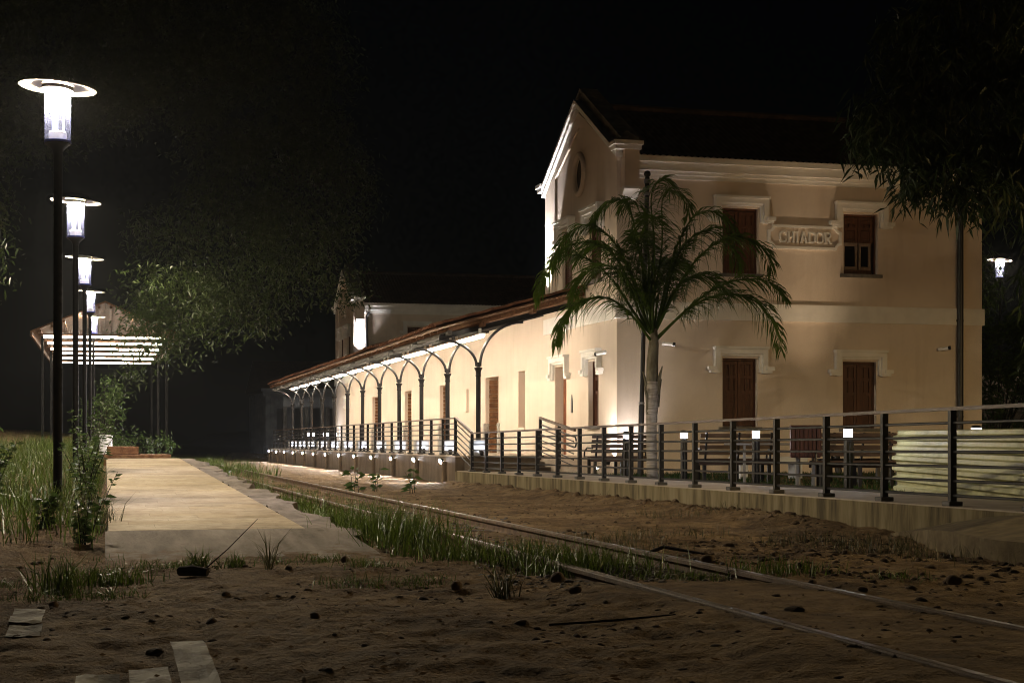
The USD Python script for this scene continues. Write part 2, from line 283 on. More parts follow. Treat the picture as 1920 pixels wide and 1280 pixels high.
# ------------------------------------------------------------------ ground
def plat_z(y): return 0.15 + 0.0152 * (np.asarray(y, float) - 15.5)
def gh(x, y):
    x, y = np.asarray(x, float), np.asarray(y, float)
    q = np.stack([x, y, 0 * x], -1)
    fade = 1 - sm(35, 90, np.hypot(x, y))
    n = (meshkit.fbm(q * 0.5, 4, 3) - 0.5) * 0.10 + (meshkit.fbm(q * 2.6, 3, 5) - 0.5) * 0.05 + (meshkit.fbm(q * 8, 3, 9) - 0.5) * 0.05 * fade
    z = n * (0.35 + 0.65 * fade)
    z = z * (1 - 0.6 * sm(3.0, 3.3, x) * (1 - sm(4.5, 4.8, x)))
    z = z - 0.05 * sm(20, 38, y) * sm(5, 7, x)
    z = z + 0.064 * (1 - sm(8.6, 11.6, y)) * sm(2.4, 3.2, x) * (1 - sm(4.6, 5.6, x))        # dirt level with the rails on the crossing
    z = z - 0.035 * sm(9.6, 13.0, y) * sm(2.6, 3.3, x) * (1 - sm(4.45, 4.75, x))
    z = z + 0.10 * np.exp(-((x - 8.0) / 0.35) ** 2) * sm(15, 18, y) * (1 - sm(36, 39, y))    # earth heaped against the wall
    right = sm(8.9, 9.7, x) * sm(12.6, 14.2, y)
    z = z * (1 - right) + (0.24 + 0.3 * n) * right
    z = np.where((x > 8.9) & (y > 36.5), np.minimum(z, 0.2), z)
    left = sm(0.25, -0.5, x) if False else 1 - sm(-0.5, 0.25, x)
    z = z + left * (np.clip(plat_z(y), 0, 1.6) - 0.02) * sm(12.5, 16, y)
    z = z + 0.35 * sm(-2.0, -5.0, -(-x)) if False else z + 0.30 * (1 - sm(-6.0, -2.4, x)) * sm(14, 22, y)
    z = z + 3.2 * sm(23.5, 31, x)
    z = z - 0.18 * sm(0.0, 0.3, x) * (1 - sm(2.1, 2.6, x)) * sm(14.2, 15.5, y) * (1 - sm(42, 43, y))
    return z
gx = np.concatenate([np.linspace(-260, -22, 22), np.linspace(-20, -5, 40), np.linspace(-4.8, 11.5, 330), np.linspace(11.7, 24, 60), np.linspace(24.5, 40, 30), np.linspace(42, 260, 22)])
gy = np.concatenate([np.linspace(-60, 4.0, 24), np.linspace(4.2, 16, 260), np.linspace(16.1, 50, 300), np.linspace(50.5, 100, 90), np.linspace(103, 500, 30)])
GX, GY = np.meshgrid(gx, gy)
GZ = gh(GX, GY)
ii, jj = np.meshgrid(np.arange(len(gy) - 1), np.arange(len(gx) - 1), indexing='ij')
a = (ii * len(gx) + jj).ravel()
gf = np.vstack([np.stack([a, a + 1, a + len(gx) + 1], 1), np.stack([a, a + len(gx) + 1, a + len(gx)], 1)])
ground = obj('ground', (np.stack([GX, GY, GZ], -1).reshape(-1, 3), gf), DIRT, smooth=True, kind='structure')

# worn crossing bars at the bottom left, children of the ground
def stripe(x0, x1, y0, y1, skew=0.0):
    ys = np.linspace(y0, y1, 14); xs = np.linspace(0, 1, 5)
    v = [(x0 + (x1 - x0) * u + skew * (y - y0) , y, 0) for y in ys for u in xs]
    v = np.array(v); v[:, 2] = gh(v[:, 0], v[:, 1]) + 0.010
    f = [(i * 5 + j, i * 5 + j + 1, (i + 1) * 5 + j + 1) for i in range(13) for j in range(4)] + [(i * 5 + j, (i + 1) * 5 + j + 1, (i + 1) * 5 + j) for i in range(13) for j in range(4)]
    return v, f
for s in ((0.31, 0.47, 5.6, 7.95), (0.10, 0.27, 5.6, 7.15), (-0.12, 0.06, 5.6, 6.98), (-0.50, -0.33, 8.75, 9.42), (-0.49, -0.32, 8.28, 8.70)):
    obj('crossing_stripe', stripe(*s), STRIPE, ground)

# ------------------------------------------------------------------ walkway, platform, ramps
def slope_slab(x0, x1, y0, y1, za, zb, zbot, n=2):
    return prism_x([(y0, zbot), (y1, zbot), (y1, zb), (y0, za)], x0, x1)
WX = 8.40
walk = obj('walkway', slope_slab(WX, 10.2, 12.6, 38.1, 0.325, 0.27, -0.5), CONC, kind='structure')
for k in range(17):      # poured bays of the walkway surface, a joint between each
    y0 = 12.62 + k * 1.497; y1 = y0 + 1.485
    za, zb = 0.325 + (0.27 - 0.325) * (y0 - 12.6) / 25.5, 0.325 + (0.27 - 0.325) * (y1 - 12.6) / 25.5
    obj('concrete_bay', prism_x([(y0, za - 0.03), (y1, za - 0.03), (y1, zb + 0.012), (y0, za + 0.012)], WX + 0.03, 10.17), SLAB, walk)
plat = obj('station_platform', mbox(WX, 11.75, 38.1, 84.5, -0.5, 0.62), PLINC, kind='structure')
obj('platform_paving', mbox(WX + 0.0, 11.72, 38.12, 84.45, 0.623, 0.655), SLAB, plat)
for k in range(13):
    y = 39.2 + 3.633 * k
    obj('pier', cyl(0.085, -0.4, 0.50, 10, WX - 0.03, y - 0.0), PLINC, plat, smooth=40)
obj('step', mbox(8.62, 10.55, 37.55, 38.09, -0.2, 0.50), SLEEP, plat)
obj('step', mbox(8.62, 10.55, 37.0, 37.54, -0.2, 0.385), SLEEP, plat)
obj('door_ramp', slope_slab(10.58, 11.69, 34.2, 38.09, 0.255, 0.645, -0.2), SLAB, plat)
# asphalt apron at the right, rising to the walkway end
ny_ = 40; V = []
for yy in np.linspace(16.2, 9.0, ny_):
    xl = 8.38 - .06 - 1.0 * float(sm(16.2, 11.8, yy))
    wob = .03 * math.sin(yy * 3.1) + .02 * math.sin(yy * 7.3)
    for u in np.linspace(0, 1, 9):
        x = xl + wob * (1 - u) + (8.385 - xl - wob * (1 - u)) * u
        z = .31 * float(sm(16.2, 13.0, yy)) * (.55 + .45 * u) + .02 * (meshkit.fbm(np.array([[x * 4, yy * 4, 0]]), 3, 5)[0] - .5) - .03 * (1 - float(sm(16.2, 15, yy)))
        V.append((x, yy, z))
    V.append((xl - .02, yy, -.5))
V = np.array(V); F = []
for q in range(ny_ - 1):
    for u in range(8): F += [(q * 10 + u, (q + 1) * 10 + u, (q + 1) * 10 + u + 1), (q * 10 + u, (q + 1) * 10 + u + 1, q * 10 + u + 1)]
    F += [(q * 10, q * 10 + 9, (q + 1) * 10 + 9), (q * 10, (q + 1) * 10 + 9, (q + 1) * 10)]
ap = (V, F)
obj('asphalt_ramp', ap, ASPH, smooth=40, kind='structure')
obj('road', prism_x([(3, -0.4), (12.58, -0.4), (12.58, 0.31), (3, 0.31)], 8.39, 30), ASPH, kind='structure')

# left platform: paved strip, rough margin, sloping apron at the near end
LP = obj('old_platform', prism_x([(15.5, -0.3), (43, -0.3), (43, float(plat_z(43)) - 0.012), (15.5, 0.138)], 0.03, 1.92), ROUGHC, kind='structure')
row = 0; y = 15.52
while y < 42.6:
    d = 0.42 + 0.1 * ((row * 7) % 3) / 3
    y1 = min(y + d, 42.9)
    off = (0.0, 0.45, 0.2, 0.62)[row % 4]
    xs = [0.03] + [v for v in (off + 0.03, off + 0.98, off + 1.9) if 0.2 < v < 1.8] + [1.91]
    for a, b in zip(xs[:-1], xs[1:]):
        dz = R.normal(0, 0.0004)
        z0, z1 = float(plat_z(y)), float(plat_z(y1))
        obj('paver', prism_x([(y + .0008, z0 - .03), (y1 - .0008, z1 - .03), (y1 - .0008, z1 + dz), (y + .0008, z0 + dz)], a + .0008, b - .0008), PAVER[int(R.choice(4, p=[.38, .2, .12, .3]))], LP)
    row += 1; y = y1
# rough broken margin beside the pavers
ny = 160
ys = np.linspace(15.3, 43, ny); us = np.linspace(0, 1, 9)
edge = 2.36 + 0.30 * (meshkit.fbm(np.stack([ys * 0.9, 0 * ys, 0 * ys], -1), 4, 2) - 0.5) * 2
V = []
for y, e in zip(ys, edge):
    for u in us:
        x = 1.945 + (e - 1.945) * u
        z = plat_z(y) - 0.035 + 0.13 * (meshkit.fbm(np.array([[x * 3, y * 3, 0]]), 5, 8)[0] - 0.5) - 0.02 * u
        V.append((x, y, z))
    V.append((e + 0.03, y, -0.2))
V = np.array(V); w = 10
F = [(i * w + j, i * w + j + 1, (i + 1) * w + j + 1) for i in range(ny - 1) for j in range(w - 1)] + [(i * w + j, (i + 1) * w + j + 1, (i + 1) * w + j) for i in range(ny - 1) for j in range(w - 1)]
obj('broken_margin', (V, F), ROUGHC, LP, smooth=50)
nu, nv_ = 46, 24; V = []
for v in np.linspace(0, 1, nv_):
    for u in np.linspace(0, 1, nu):
        x = -.0 + (2.25 + .15 * (1 - v)) * u
        yn = 13.35 - .12 * u + .12 * (meshkit.fbm(np.array([[u * 9, 0, 0]]), 4, 6)[0] - .5) * 2
        y = yn + (15.52 - yn) * v
        V.append((x, y, -.045 + .195 * v ** .85 + .012 * (meshkit.fbm(np.array([[x * 5, y * 5, 0]]), 3, 4)[0] - .5)))
V = np.array(V)
side = V[nu - 1::nu].copy(); side[:, 2] = -.3; side[:, 0] += .02
o_ = len(V); V = np.vstack([V, side])
F = [(i * nu + k, i * nu + k + 1, (i + 1) * nu + k + 1) for i in range(nv_ - 1) for k in range(nu - 1)] + [(i * nu + k, (i + 1) * nu + k + 1, (i + 1) * nu + k) for i in range(nv_ - 1) for k in range(nu - 1)]
F += [(i * nu + nu - 1, o_ + i, o_ + i + 1) for i in range(nv_ - 1)] + [(i * nu + nu - 1, o_ + i + 1, (i + 1) * nu + nu - 1) for i in range(nv_ - 1)]
apron = (V, F)
obj('concrete_apron', apron, APRON, LP, smooth=50)

# ------------------------------------------------------------------ station building
XW, YN, YF = 11.70, 35.35, 76.0
DEP = 6.25
XE = 21.35
B = thing('station_building', 'long cream railway station with two gabled two storey pavilions and lit veranda', 'railway station')
def fmap(Y0):     # facade toward -Y: u = X, d = outward
    return lambda u0, u1, d0, d1, z0, z1: (u0, u1, Y0 - d0, Y0 - d1, z0, z1)
def wmap(X0):     # wall toward -X: u = Y, d = outward
    return lambda u0, u1, d0, d1, z0, z1: (X0 - d0, X0 - d1, u0, u1, z0, z1)
def hood(mp, u0, u1, zt, ext=0.23, leg=0.36, up=0.27):
    H = []
    a, b = u0 - ext, u1 + ext
    z = zt + up
    T = lambda *q: mbox(*mp(*q))
    H.append(T(a, b, -.05, .13, z - .16, z))                       # head bar
    H.append(T(a - .02, b + .02, -.05, .17, z - .045, z + .012))    # top fillet
    H.append(T(a, a + .13, -.05, .13, zt - leg + .17, z - .03)); H.append(T(b - .13, b, -.05, .13, zt - leg + .17, z - .03))
    H.append(T(a - .0, a + .13, -.05, .11, zt - leg, zt - leg + .19)); H.append(T(b - .13, b + .0, -.05, .11, zt - leg, zt - leg + .19))
    H.append(T(a - .17, a + .04, -.05, .15, zt - leg + .07, zt - leg + .16)); H.append(T(b - .04, b + .17, -.05, .15, zt - leg + .07, zt - leg + .16))
    H.append(T(a - .12, a + .10, -.05, .12, zt - leg + .01, zt - leg + .08)); H.append(T(b - .10, b + .12, -.05, .12, zt - leg + .01, zt - leg + .08))
    H.append(T(a + .12, b - .12, -.05, .07, z - .22, z - .15))      # inner fillet
    H.append(T(a + .12, a + .19, -.05, .07, zt - leg + .02, z - .18)); H.append(T(b - .19, b - .12, -.05, .07, zt - leg + .02, z - .18))
    return union(*H)
def shutters(win, mp, u0, u1, z0, z1, dp, mat, louver=True, panels=2):
    m = (u0 + u1) / 2
    for a, b in ((u0 + .02, m - .006), (m + .006, u1 - .02)):
        h = z1 - z0; w = b - a
        fr = [mp(a, a + .075, dp, dp + .045, z0 + .02, z1 - .03), mp(b - .075, b, dp, dp + .045, z0 + .02, z1 - .03)]
        zs = [z0 + .02, z0 + h * 0.50, z0 + h * 0.725, z1 - .03]
        for q in zs: fr.append(mp(a + .07, b - .07, dp + .001, dp + .043, min(q, z1 - .11), min(q, z1 - .11) + .075))
        fr.append(mp((a + b) / 2 - .02, (a + b) / 2 + .02, dp + .002, dp + .041, z0 + h * .5 + .07, z1 - .1))
        fr.append(mp(a + .06, b - .06, dp, dp + .012, z0 + .03, z1 - .05))
        sh = obj('shutter', cat([box(*f) for f in fr]), mat, win)
        lv = []
        if louver:
            for q in np.arange(z0 + .11, z0 + h * .5 - .02, .052):
                s = box(*mp(a + .07, b - .07, dp + .012, dp + .036, q, q + .03)); lv.append(s)
            obj('louvers', cat(lv), mat, win)
        else:
            for q in np.arange(z0 + .11, z0 + h * .5 - .05, .24):
                lv.append(box(*mp(a + .09, b - .09, dp + .012, dp + .026, q, q + .2)))
            obj('panels', cat(lv), mat, win)
def window(mp, u0, u1, z0, z1, mat=SHUT, style='shut', sill=True, hooded=True, dp=-.17, label=None):
    fr = cat([box(*mp(u0, u0 + .04, dp - .05, dp + .05, z0, z1)), box(*mp(u1 - .04, u1, dp - .05, dp + .05, z0, z1)), box(*mp(u0 + .04, u1 - .04, dp - .05, dp + .05, z1 - .05, z1))])
    win = obj('window', fr, mat, B)
    if label: tag(win, label=label)
    if style == 'shut': shutters(win, mp, u0 + .02, u1 - .02, z0, z1 - .03, dp - .03, mat)
    elif style == 'plank': shutters(win, mp, u0 + .02, u1 - .02, z0, z1 - .03, dp - .03, mat, louver=False)
    elif style == 'sash':
        zm = z0 + (z1 - z0) * .53; m = (u0 + u1) / 2
        shutters(win, mp, u0 + .03, u1 - .03, zm - .02, z1 - .03, dp - .05, mat, louver=False)
        for a, b in ((u0 + .05, m - .02), (m + .02, u1 - .12)):
            obj('sash', cat([box(*mp(a, a + .06, dp - .02, dp + .02, z0 + .12, zm)), box(*mp(b - .06, b, dp - .02, dp + .02, z0 + .12, zm)), box(*mp(a + .06, b - .06, dp - .02, dp + .02, z0 + .12, z0 + .2)), box(*mp(a + .06, b - .06, dp - .02, dp + .02, zm - .08, zm))]), SASH, win)
            obj('pane', box(*mp(a + .06, b - .06, dp - .012, dp - .004, z0 + .2, zm - .08)), DGLASS, win)
        obj('back_board', box(*mp(u0 + .04, u1 - .04, dp - .12, dp - .08, z0, zm)), mat, win)
    if sill: obj('sill', box(*mp(u0 - .10, u1 + .10, -.12, .07, z0 - .085, z0 - .003)), STONE if False else WEATH, win)
    if hooded: obj('hood', hood(mp, u0, u1, z1), WHITE, win)
    return win

holes = []
def pavilion(Y0, main):
    Y1 = Y0 + DEP; ym = (Y0 + Y1) / 2
    wm, fm = wmap(XW), fmap(Y0)
    body = prism_x([(Y0, -.4), (Y1, -.4), (Y1, 7.75), (ym, 9.40), (Y0, 7.75)], XW, XE)
    W = []
    W += [(fm, 14.37, 15.30, 5.05, 6.63, 'plank'), (fm, 17.55, 18.47, 5.12, 6.60, 'sash'), (fm, 14.37, 15.27, 1.36, 3.01, 'shut'), (fm, 17.53, 18.43, 1.34, 2.97, 'shut')]
    W += [(wm, Y0 + 1.35, Y0 + 2.35, 5.0, 6.55, 'shut'), (wm, Y0 + 3.8, Y0 + 4.72, 5.0, 6.55, 'shut'), (wm, Y0 + 1.42, Y0 + 2.27, 1.40, 3.0, 'shut')]
    if main: W.append((wm, 39.55, 40.62, .655, 3.0, 'door'))
    for mp, u0, u1, z0, z1, st in W: body = body - mbox(*mp(u0, u1, -.42, .1, z0, z1))
    oc = trimesh.creation.cylinder(0.36, 1.0, sections=40); oc.apply_transform(trimesh.transformations.rotation_matrix(math.pi / 2, (0, 1, 0))); oc.apply_scale((.6, 1, 1.12)); oc.apply_translation((XW, ym, 7.82))
    body = body - mf(oc)
    # vents of the triangular gable field are recessed a little between corner strips
    body = body - prism_x([(Y0 + .95, 4.75), (Y1 - .95, 4.75), (Y1 - .95, 8.05), (ym, 9.02), (Y0 + .95, 8.05)], XW - .02, XW + .045)
    obj('wall', body, PAINT, B)
    for mp, u0, u1, z0, z1, st in W:
        if st != 'door':
            window(mp, u0, u1, z0, z1, style=st, label='wooden window with open lower sash' if st == 'sash' else None)
        else:
            d = obj('door', cat(box(*mp(u0 + .02, u1 - .02, -.30, -.24, z0, z1 - .01)), [box(*mp(u0 + .02 + k * .21, u0 + .19 + k * .21, -.24, -.222, z0 + .1, z1 - .1)) for k in range(5)]), DOORW, B)
            obj('hood', hood(mp, u0, u1, z1), WHITE, d)
    tor = trimesh.creation.torus(0.44, 0.075, major_sections=40, minor_sections=10)
    tor.apply_transform(trimesh.transformations.rotation_matrix(math.pi / 2, (0, 1, 0))); tor.apply_scale((1, 1, 1.12)); tor.apply_translation((XW + .02, ym, 7.82))
    rw = obj('round_window', tor, PAINT, B, smooth=True)
    dk = trimesh.creation.cylinder(0.36, .03, sections=40); dk.apply_transform(trimesh.transformations.rotation_matrix(math.pi / 2, (0, 1, 0))); dk.apply_scale((1, 1, 1.12)); dk.apply_translation((XW + .085, ym, 7.82))
    obj('pane', dk, DGLASS, rw, smooth=40)
    # string course, cornice
    obj('string_course', union(mbox(XW - .05, XE + .05, Y0 - .05, Y0 + .02, 3.92, 4.33), mbox(XW - .05, XW + .02, Y0 + .0, Y1 + .02, 3.92, 4.33), mbox(XE - .02, XE + .05, Y0, Y1, 3.92, 4.33)), WHITE, B)
    obj('cornice', union(mbox(XW + .45, XE + .2, Y0 - .06, Y0 + .05, 7.25, 7.34), mbox(XW + .45, XE + .25, Y0 - .12, Y0 + .05, 7.34, 7.42),
                         mbox(XW + .45, XE + .3, Y0 - .20, Y0 + .05, 7.42, 7.62), mbox(XW + .45, XE + .35, Y0 - .27, Y0 + .05, 7.62, 7.75)), WHITE, B)
    # gable parapet: front moulding, taller weathered coping set back from it, corner block with corbel
    rise = (9.62 - 7.82) / (DEP / 2 + .12)
    def rake(lo, hi, x0, x1, o=0.0):
        pl = [(Y0 - o - .14, 7.80 + lo), (ym, 9.62 + lo), (Y1 + o + .14, 7.80 + lo), (Y1 + o + .14, 7.80 + hi), (ym, 9.62 + hi), (Y0 - o - .14, 7.80 + hi)]
        return prism_x(pl, x0, x1)
    obj('raking_moulding', union(rake(-.10, .02, XW - .07, XW + .2), rake(.02, .10, XW - .13, XW + .2)), WHITE, B)
    obj('coping', union(rake(.0, .30, XW + .08, XW + .42), rake(.30, .40, XW + .03, XW + .50)), WEATH, B)
    for s, yb in ((-1, Y0), (1, Y1)):
        cb = obj('corner_block', mbox(XW + .10, XW + .46, yb + s * .0 - .0 if s > 0 else yb - .30, yb + .30 if s > 0 else yb, 7.0, 7.86), PAINT, B)
        ya, ybb = (yb - .30, yb) if s < 0 else (yb, yb + .30)
        obj('corbel', m3.Manifold.hull_points(np.array([(x, yy, zz) for x in (XW + .08, XW + .48) for yy, zz in ((yb, 6.72), (yb + s * .10, 6.74), (yb, 7.0), (yb + s * .32, 6.94), (yb + s * .32, 7.0))], float)), WHITE, cb)
        obj('cap', union(mbox(XW - .14, XW + .50, ya - .05, ybb + .05, 7.86, 7.97), mbox(XW - .18, XW + .54, ya - .09, ybb + .09, 7.97, 8.06)), WHITE, cb)
        obj('finial', m3.Manifold.hull_points(np.array([(XW - .1, ya - .03, 8.06), (XW + .5, ya - .03, 8.06), (XW - .1, ybb + .03, 8.06), (XW + .5, ybb + .03, 8.06), (XW + .2, (ya + ybb) / 2, 8.34)], float)), WEATH, cb)
    # main roof of the pavilion: barrel tiles running down both slopes
    sl = math.hypot(9.5 - 7.72, DEP / 2 + .3)
    cols = np.linspace(XW + .5, XE + .35, 240)
    prof = 0.035 * np.abs(np.sin(np.arange(240) * math.pi / 4))
    V, F = [], []
    for s in (0, 1):
        o = len(V)
        for t in (0, 1):
            yy = ym + (-1 if s == 0 else 1) * t * (DEP / 2 + .3); zz = 9.52 - t * (9.52 - 7.74)
            V += [(x, yy, zz + p) for x, p in zip(cols, prof)]
        F += [(o + i, o + i + 1, o + 240 + i + 1) for i in range(239)] + [(o + i, o + 240 + i + 1, o + 240 + i) for i in range(239)]
    rf = obj('roof', (np.array(V), F), DARKTILE, B)
    obj('ridge_cap', tube([(XW + .5, ym, 9.55), (XE + .35, ym, 9.55)], .11, 8), DARKTILE, rf)
pavilion(YN, True)
pavilion(YF, False)

# the one storey range between the pavilions
DO = [(46.9, 48.62), (54.4, 55.65), (61.1, 62.5), (68.8, 70.45)]
mid = mbox(XW, XE - 1.0, YN + DEP + .0, YF, -.4, 4.9)
for a, b in DO: mid = mid - mbox(XW - .1, XW + .5, a, b, .655, 3.02)
mid = mid - mbox(XW - .1, XW + .32, 43.75, 44.5, 1.42, 3.05)
obj('wall', mid, PAINT, B)
lw = obj('window', box(XW + .21, XW + .25, 43.75, 44.5, 1.42, 3.05), DOORW, B, label='narrow window slit')
obj('sill', box(XW - .03, XW + .2, 43.72, 44.53, 1.33, 1.419), PAINT, lw)
for a, b in DO:
    d = obj('door', cat(box(XW + .42, XW + .47, a, b, .655, 3.02), [box(XW + .40, XW + .42, a + .05 + k * (b - a) / 5, a + (k + 1) * (b - a) / 5 - .03, .8, 2.9) for k in range(5)]), DOORW, B)
    for yy, s in ((a, -1), (b, 1)):
        y0, y1 = (yy - .16, yy + .0) if s < 0 else (yy, yy + .16)
        obj('granite_jamb', rbox(XW - .05, XW + .12, y0 - .02, y1 + .02, .656, 1.58, .012), STONE, d)
    z = .66; k = 0
    while z < 2.95:
        h = .135 + .02 * R.random()
        br = rbox(XW + .12 + .008 * R.random(), XW + .395, b - .03 - .02 * R.random(), b + .01, z, min(z + h - .012, 3.0), .008)
        obj('brick', br, BRICK, d)
        z += h; k += 1
ev = [(YN + DEP + .001, 0)]
mr = prism_y([(XW + .02, 4.88), (XE - .8, 4.88), (16.3, 6.35)], YN + DEP + .02, YF - .02)
obj('roof', mr, DARKTILE, B)

# veranda: lean-to roof of barrel tiles, boarded underneath
XV, ZV, ZT, VY0, VY1 = 7.80, 3.80, 4.86, 37.75, 78.6
sl = (ZT - ZV) / (XW - XV)
nt = 1640
ys = np.linspace(VY0, VY1, nt)
sag = 0.05 * (meshkit.fbm(np.stack([ys * .25, 0 * ys, 0 * ys], -1), 3, 4) - .5) * 2
row_ = np.floor((ys - VY0) / 0.25).astype(int)
jit = np.random.default_rng(3).normal(0, .02, row_.max() + 2)
ph = (ys - VY0) / 0.25 * math.pi
prof = 0.07 * np.abs(np.sin(ph))
xs = np.linspace(XV, XW, 14)
V = []
for q, x in enumerate(xs):
    t = q / 13
    xx = np.full(nt, x) + (jit[row_] if q == 0 else 0)
    V.append(np.stack([xx, ys, ZV + .03 + (x - XV) * sl + prof + sag * (1 - t) + .02 * (q % 2)], 1))
thick = [np.stack([np.full(nt, x), ys, ZV + .0 + (x - XV) * sl + prof * .85 + sag * (1 - (x - XV) / (XW - XV))], 1) for x in (XV + .01, XW)]
V = np.vstack(V[::-1] + [thick[0]])
F = []
for q in range(14):
    for i in range(nt - 1):
        A, Bq = q * nt + i, (q + 1) * nt + i
        F += [(A, A + 1, Bq + 1), (A, Bq + 1, Bq)]
vr = obj('veranda_roof', (V, F), TILE, B)
nb = 16
for k in range(nb):      # boards under the tiles
    a = XV + .06 + k * (XW - XV - .1) / nb; b = a + (XW - XV - .1) / nb - .02
    za = ZV - .045 + (a - XV) * sl; zb = ZV - .045 + (b - XV) * sl
    obj('board', prism_y([(a, za), (b, zb), (b, zb + .025), (a, za + .025)], VY0 + .03, VY1 - .03), BOARD, vr)
k = 0
for y in np.arange(VY0 + .15, VY1, 0.90):
    obj('rafter', prism_y([(XV + .12, ZV - .145), (XW - .01, ZV - .145 + (XW - XV - .13) * sl), (XW - .01, ZV - .05 + (XW - XV - .13) * sl), (XV + .12, ZV - .05)], y, y + .07), BOARD, vr)
VZ = lambda x: ZV - .16 + (x - XV) * sl
for x in (8.15, 9.0, 10.3, 11.4):
    obj('purlin', box(x, x + .09, VY0 - .02, VY1 - .1, VZ(x) - .115, VZ(x)), BOARD if x > 8.2 else GREYST, vr)
XC, ZC = 9.0, 2.86
def arc(xe, ze, y):
    t = np.linspace(0, math.pi / 2, 12)
    s = 1 if xe > XC else -1
    return tube([(XC + s * .045 + (xe - XC - s * .045) * (1 - math.cos(a)), y, ZC + .02 + (ze - ZC) * math.sin(a)) for a in t], .036, 8)
for k in range(12):
    y = 38.15 + 3.638 * k
    col = obj('column', cat(cyl(.062, .66, ZC - .22, 14, XC, y), cyl(.05, ZC - .1, ZC + .12, 12, XC, y)), STEEL, B, smooth=40)
    cp = lathe([(0, 0), (.066, 0), (.075, .03), (.066, .05), (.066, .12), (.08, .16), (.105, .20), (.105, .225), (.06, .235), (0, .235)], 20); cp.apply_translation((XC, y, ZC - .24))
    obj('capital', cp, STEEL, col, smooth=40)
    obj('bracket', arc(8.05, 3.50, y), STEEL, col, smooth=50)
    obj('bracket', arc(10.15, 3.98, y), STEEL, col, smooth=50)
    za, zb = 3.50, 3.50 + (XW - 8.0) * sl * .95
    obj('beam', union(prism_y([(8.0, za), (XW - .005, zb), (XW - .005, zb + .02), (8.0, za + .02)], y - .06, y + .06), prism_y([(8.0, za + .12), (XW - .005, zb + .12), (XW - .005, zb + .14), (8.0, za + .14)], y - .06, y + .06), prism_y([(8.0, za + .015), (XW - .005, zb + .015), (XW - .005, zb + .125), (8.0, za + .125)], y - .012, y + .012)), GREYST if k else RAILST, col)
    obj('plinth', rbox(XC - .2, XC + .2, y - .2, y + .2, .656, 1.05, .015), PLINTH, col)

# name plaque between the upper windows
def ring_octagon(w, h, s, c):
    o = sg.Polygon([(c, 0), (w - c, 0), (w, c), (w, h - c), (w - c, h), (c, h), (0, h - c), (0, c)])
    ci = max(c - s * .45, .01)
    i = sg.Polygon([(s + ci, s), (w - s - ci, s), (w - s, s + ci), (w - s, h - s - ci), (w - s - ci, h - s), (s + ci, h - s), (s, h - s - ci), (s, s + ci)])
    return o, i
def glyph(ch):
    w, s, f = .68, .135, .06
    bx = sg.box
    if ch == 'I': return unary_union([bx(.1, 0, .1 + s, 1), bx(.02, 0, .18 + s, .09), bx(.02, .91, .18 + s, 1)]), .2 + s
    if ch == 'H': return unary_union([bx(.06, 0, .06 + s, 1), bx(w - .06 - s, 0, w - .06, 1), bx(.06, .43, w - .06, .56)] + [bx(x, z, x + s + .12, z + .09) for x in (0, w - s - .12) for z in (0, .91)]), w
    if ch in 'CDO':
        o, i = ring_octagon(w, 1, s, .17); g = o.difference(i)
        if ch == 'C': g = unary_union([g.difference(bx(w - s - .02, .30, w + .1, .68)), bx(w - s * .62, .60, w, .76)])
        if ch == 'D': g = unary_union([g, bx(.05, 0, .05 + s, 1), bx(-.04, 0, .3, .09), bx(-.04, .91, .3, 1), bx(0.0, 0, .2, s), bx(0, 1 - s, .2, 1)])
        return g, w
    if ch == 'A': return unary_union([sg.LineString([(.12, 0), (.37, 1)]).buffer(s / 2, cap_style=2), sg.LineString([(.64, 0), (.39, 1)]).buffer(s / 2, cap_style=2), bx(.2, .27, .56, .38), bx(-.0, 0, .27, .09), bx(.5, 0, .77, .09), bx(.27, .9, .49, 1)]), .76
    if ch == 'R':
        o, i = ring_octagon(w - .03, .56, s * .85, .14)
        from shapely import affinity
        g = affinity.translate(o.difference(i), 0, .44)
        return unary_union([g, bx(.06, 0, .06 + s, 1), bx(-.02, 0, .3, .09), bx(-.02, .91, .2, 1), sg.LineString([(.36, .5), (.60, 0)]).buffer(s / 2, cap_style=2), bx(.46, 0, .76, .09)]).intersection(bx(-.1, 0, 1, 1)), w + .06
def extr(g, d, s):
    out = []
    for p in (g.geoms if hasattr(g, 'geoms') else [g]):
        m = trimesh.creation.extrude_polygon(p, d / s); m.apply_scale(s); out.append(m)
    return cat(out)
TOF = np.array([[1, 0, 0, 0], [0, 0, -1, 0], [0, 1, 0, 0], [0, 0, 0, 1.0]])
px0, px1, pz0, pz1 = 15.53, 17.47, 5.68, 6.26
n_ = .13
outer = sg.box(px0, pz0, px1, pz1).difference(unary_union([sg.Point(x, z).buffer(n_) for x in (px0, px1) for z in (pz0, pz1)]))
inner = outer.buffer(-.065)
fr = extr(outer.difference(inner), .07, 1.0); fr.apply_transform(TOF); fr.apply_translation((0, YN + .005, 0))
plq = obj('name_plaque', fr, WHITE, B, label='raised plaster name plaque with notched corners')
pan = extr(inner, .02, 1.0); pan.apply_transform(TOF); pan.apply_translation((0, YN + .004, 0))
obj('panel', pan, PAINT, plq)
hgt = .275; xx = 15.83
gl = [glyph(c) for c in 'CHIADOR']
tot = sum(w for _, w in gl) * hgt; gap = (17.21 - 15.83 - tot) / 6
for g, w in gl:
    m = extr(g, .05, hgt); m.apply_transform(TOF); m.apply_translation((xx, YN - .014, 5.835)); obj('letter', m, WHITE, plq); xx += w * hgt + gap

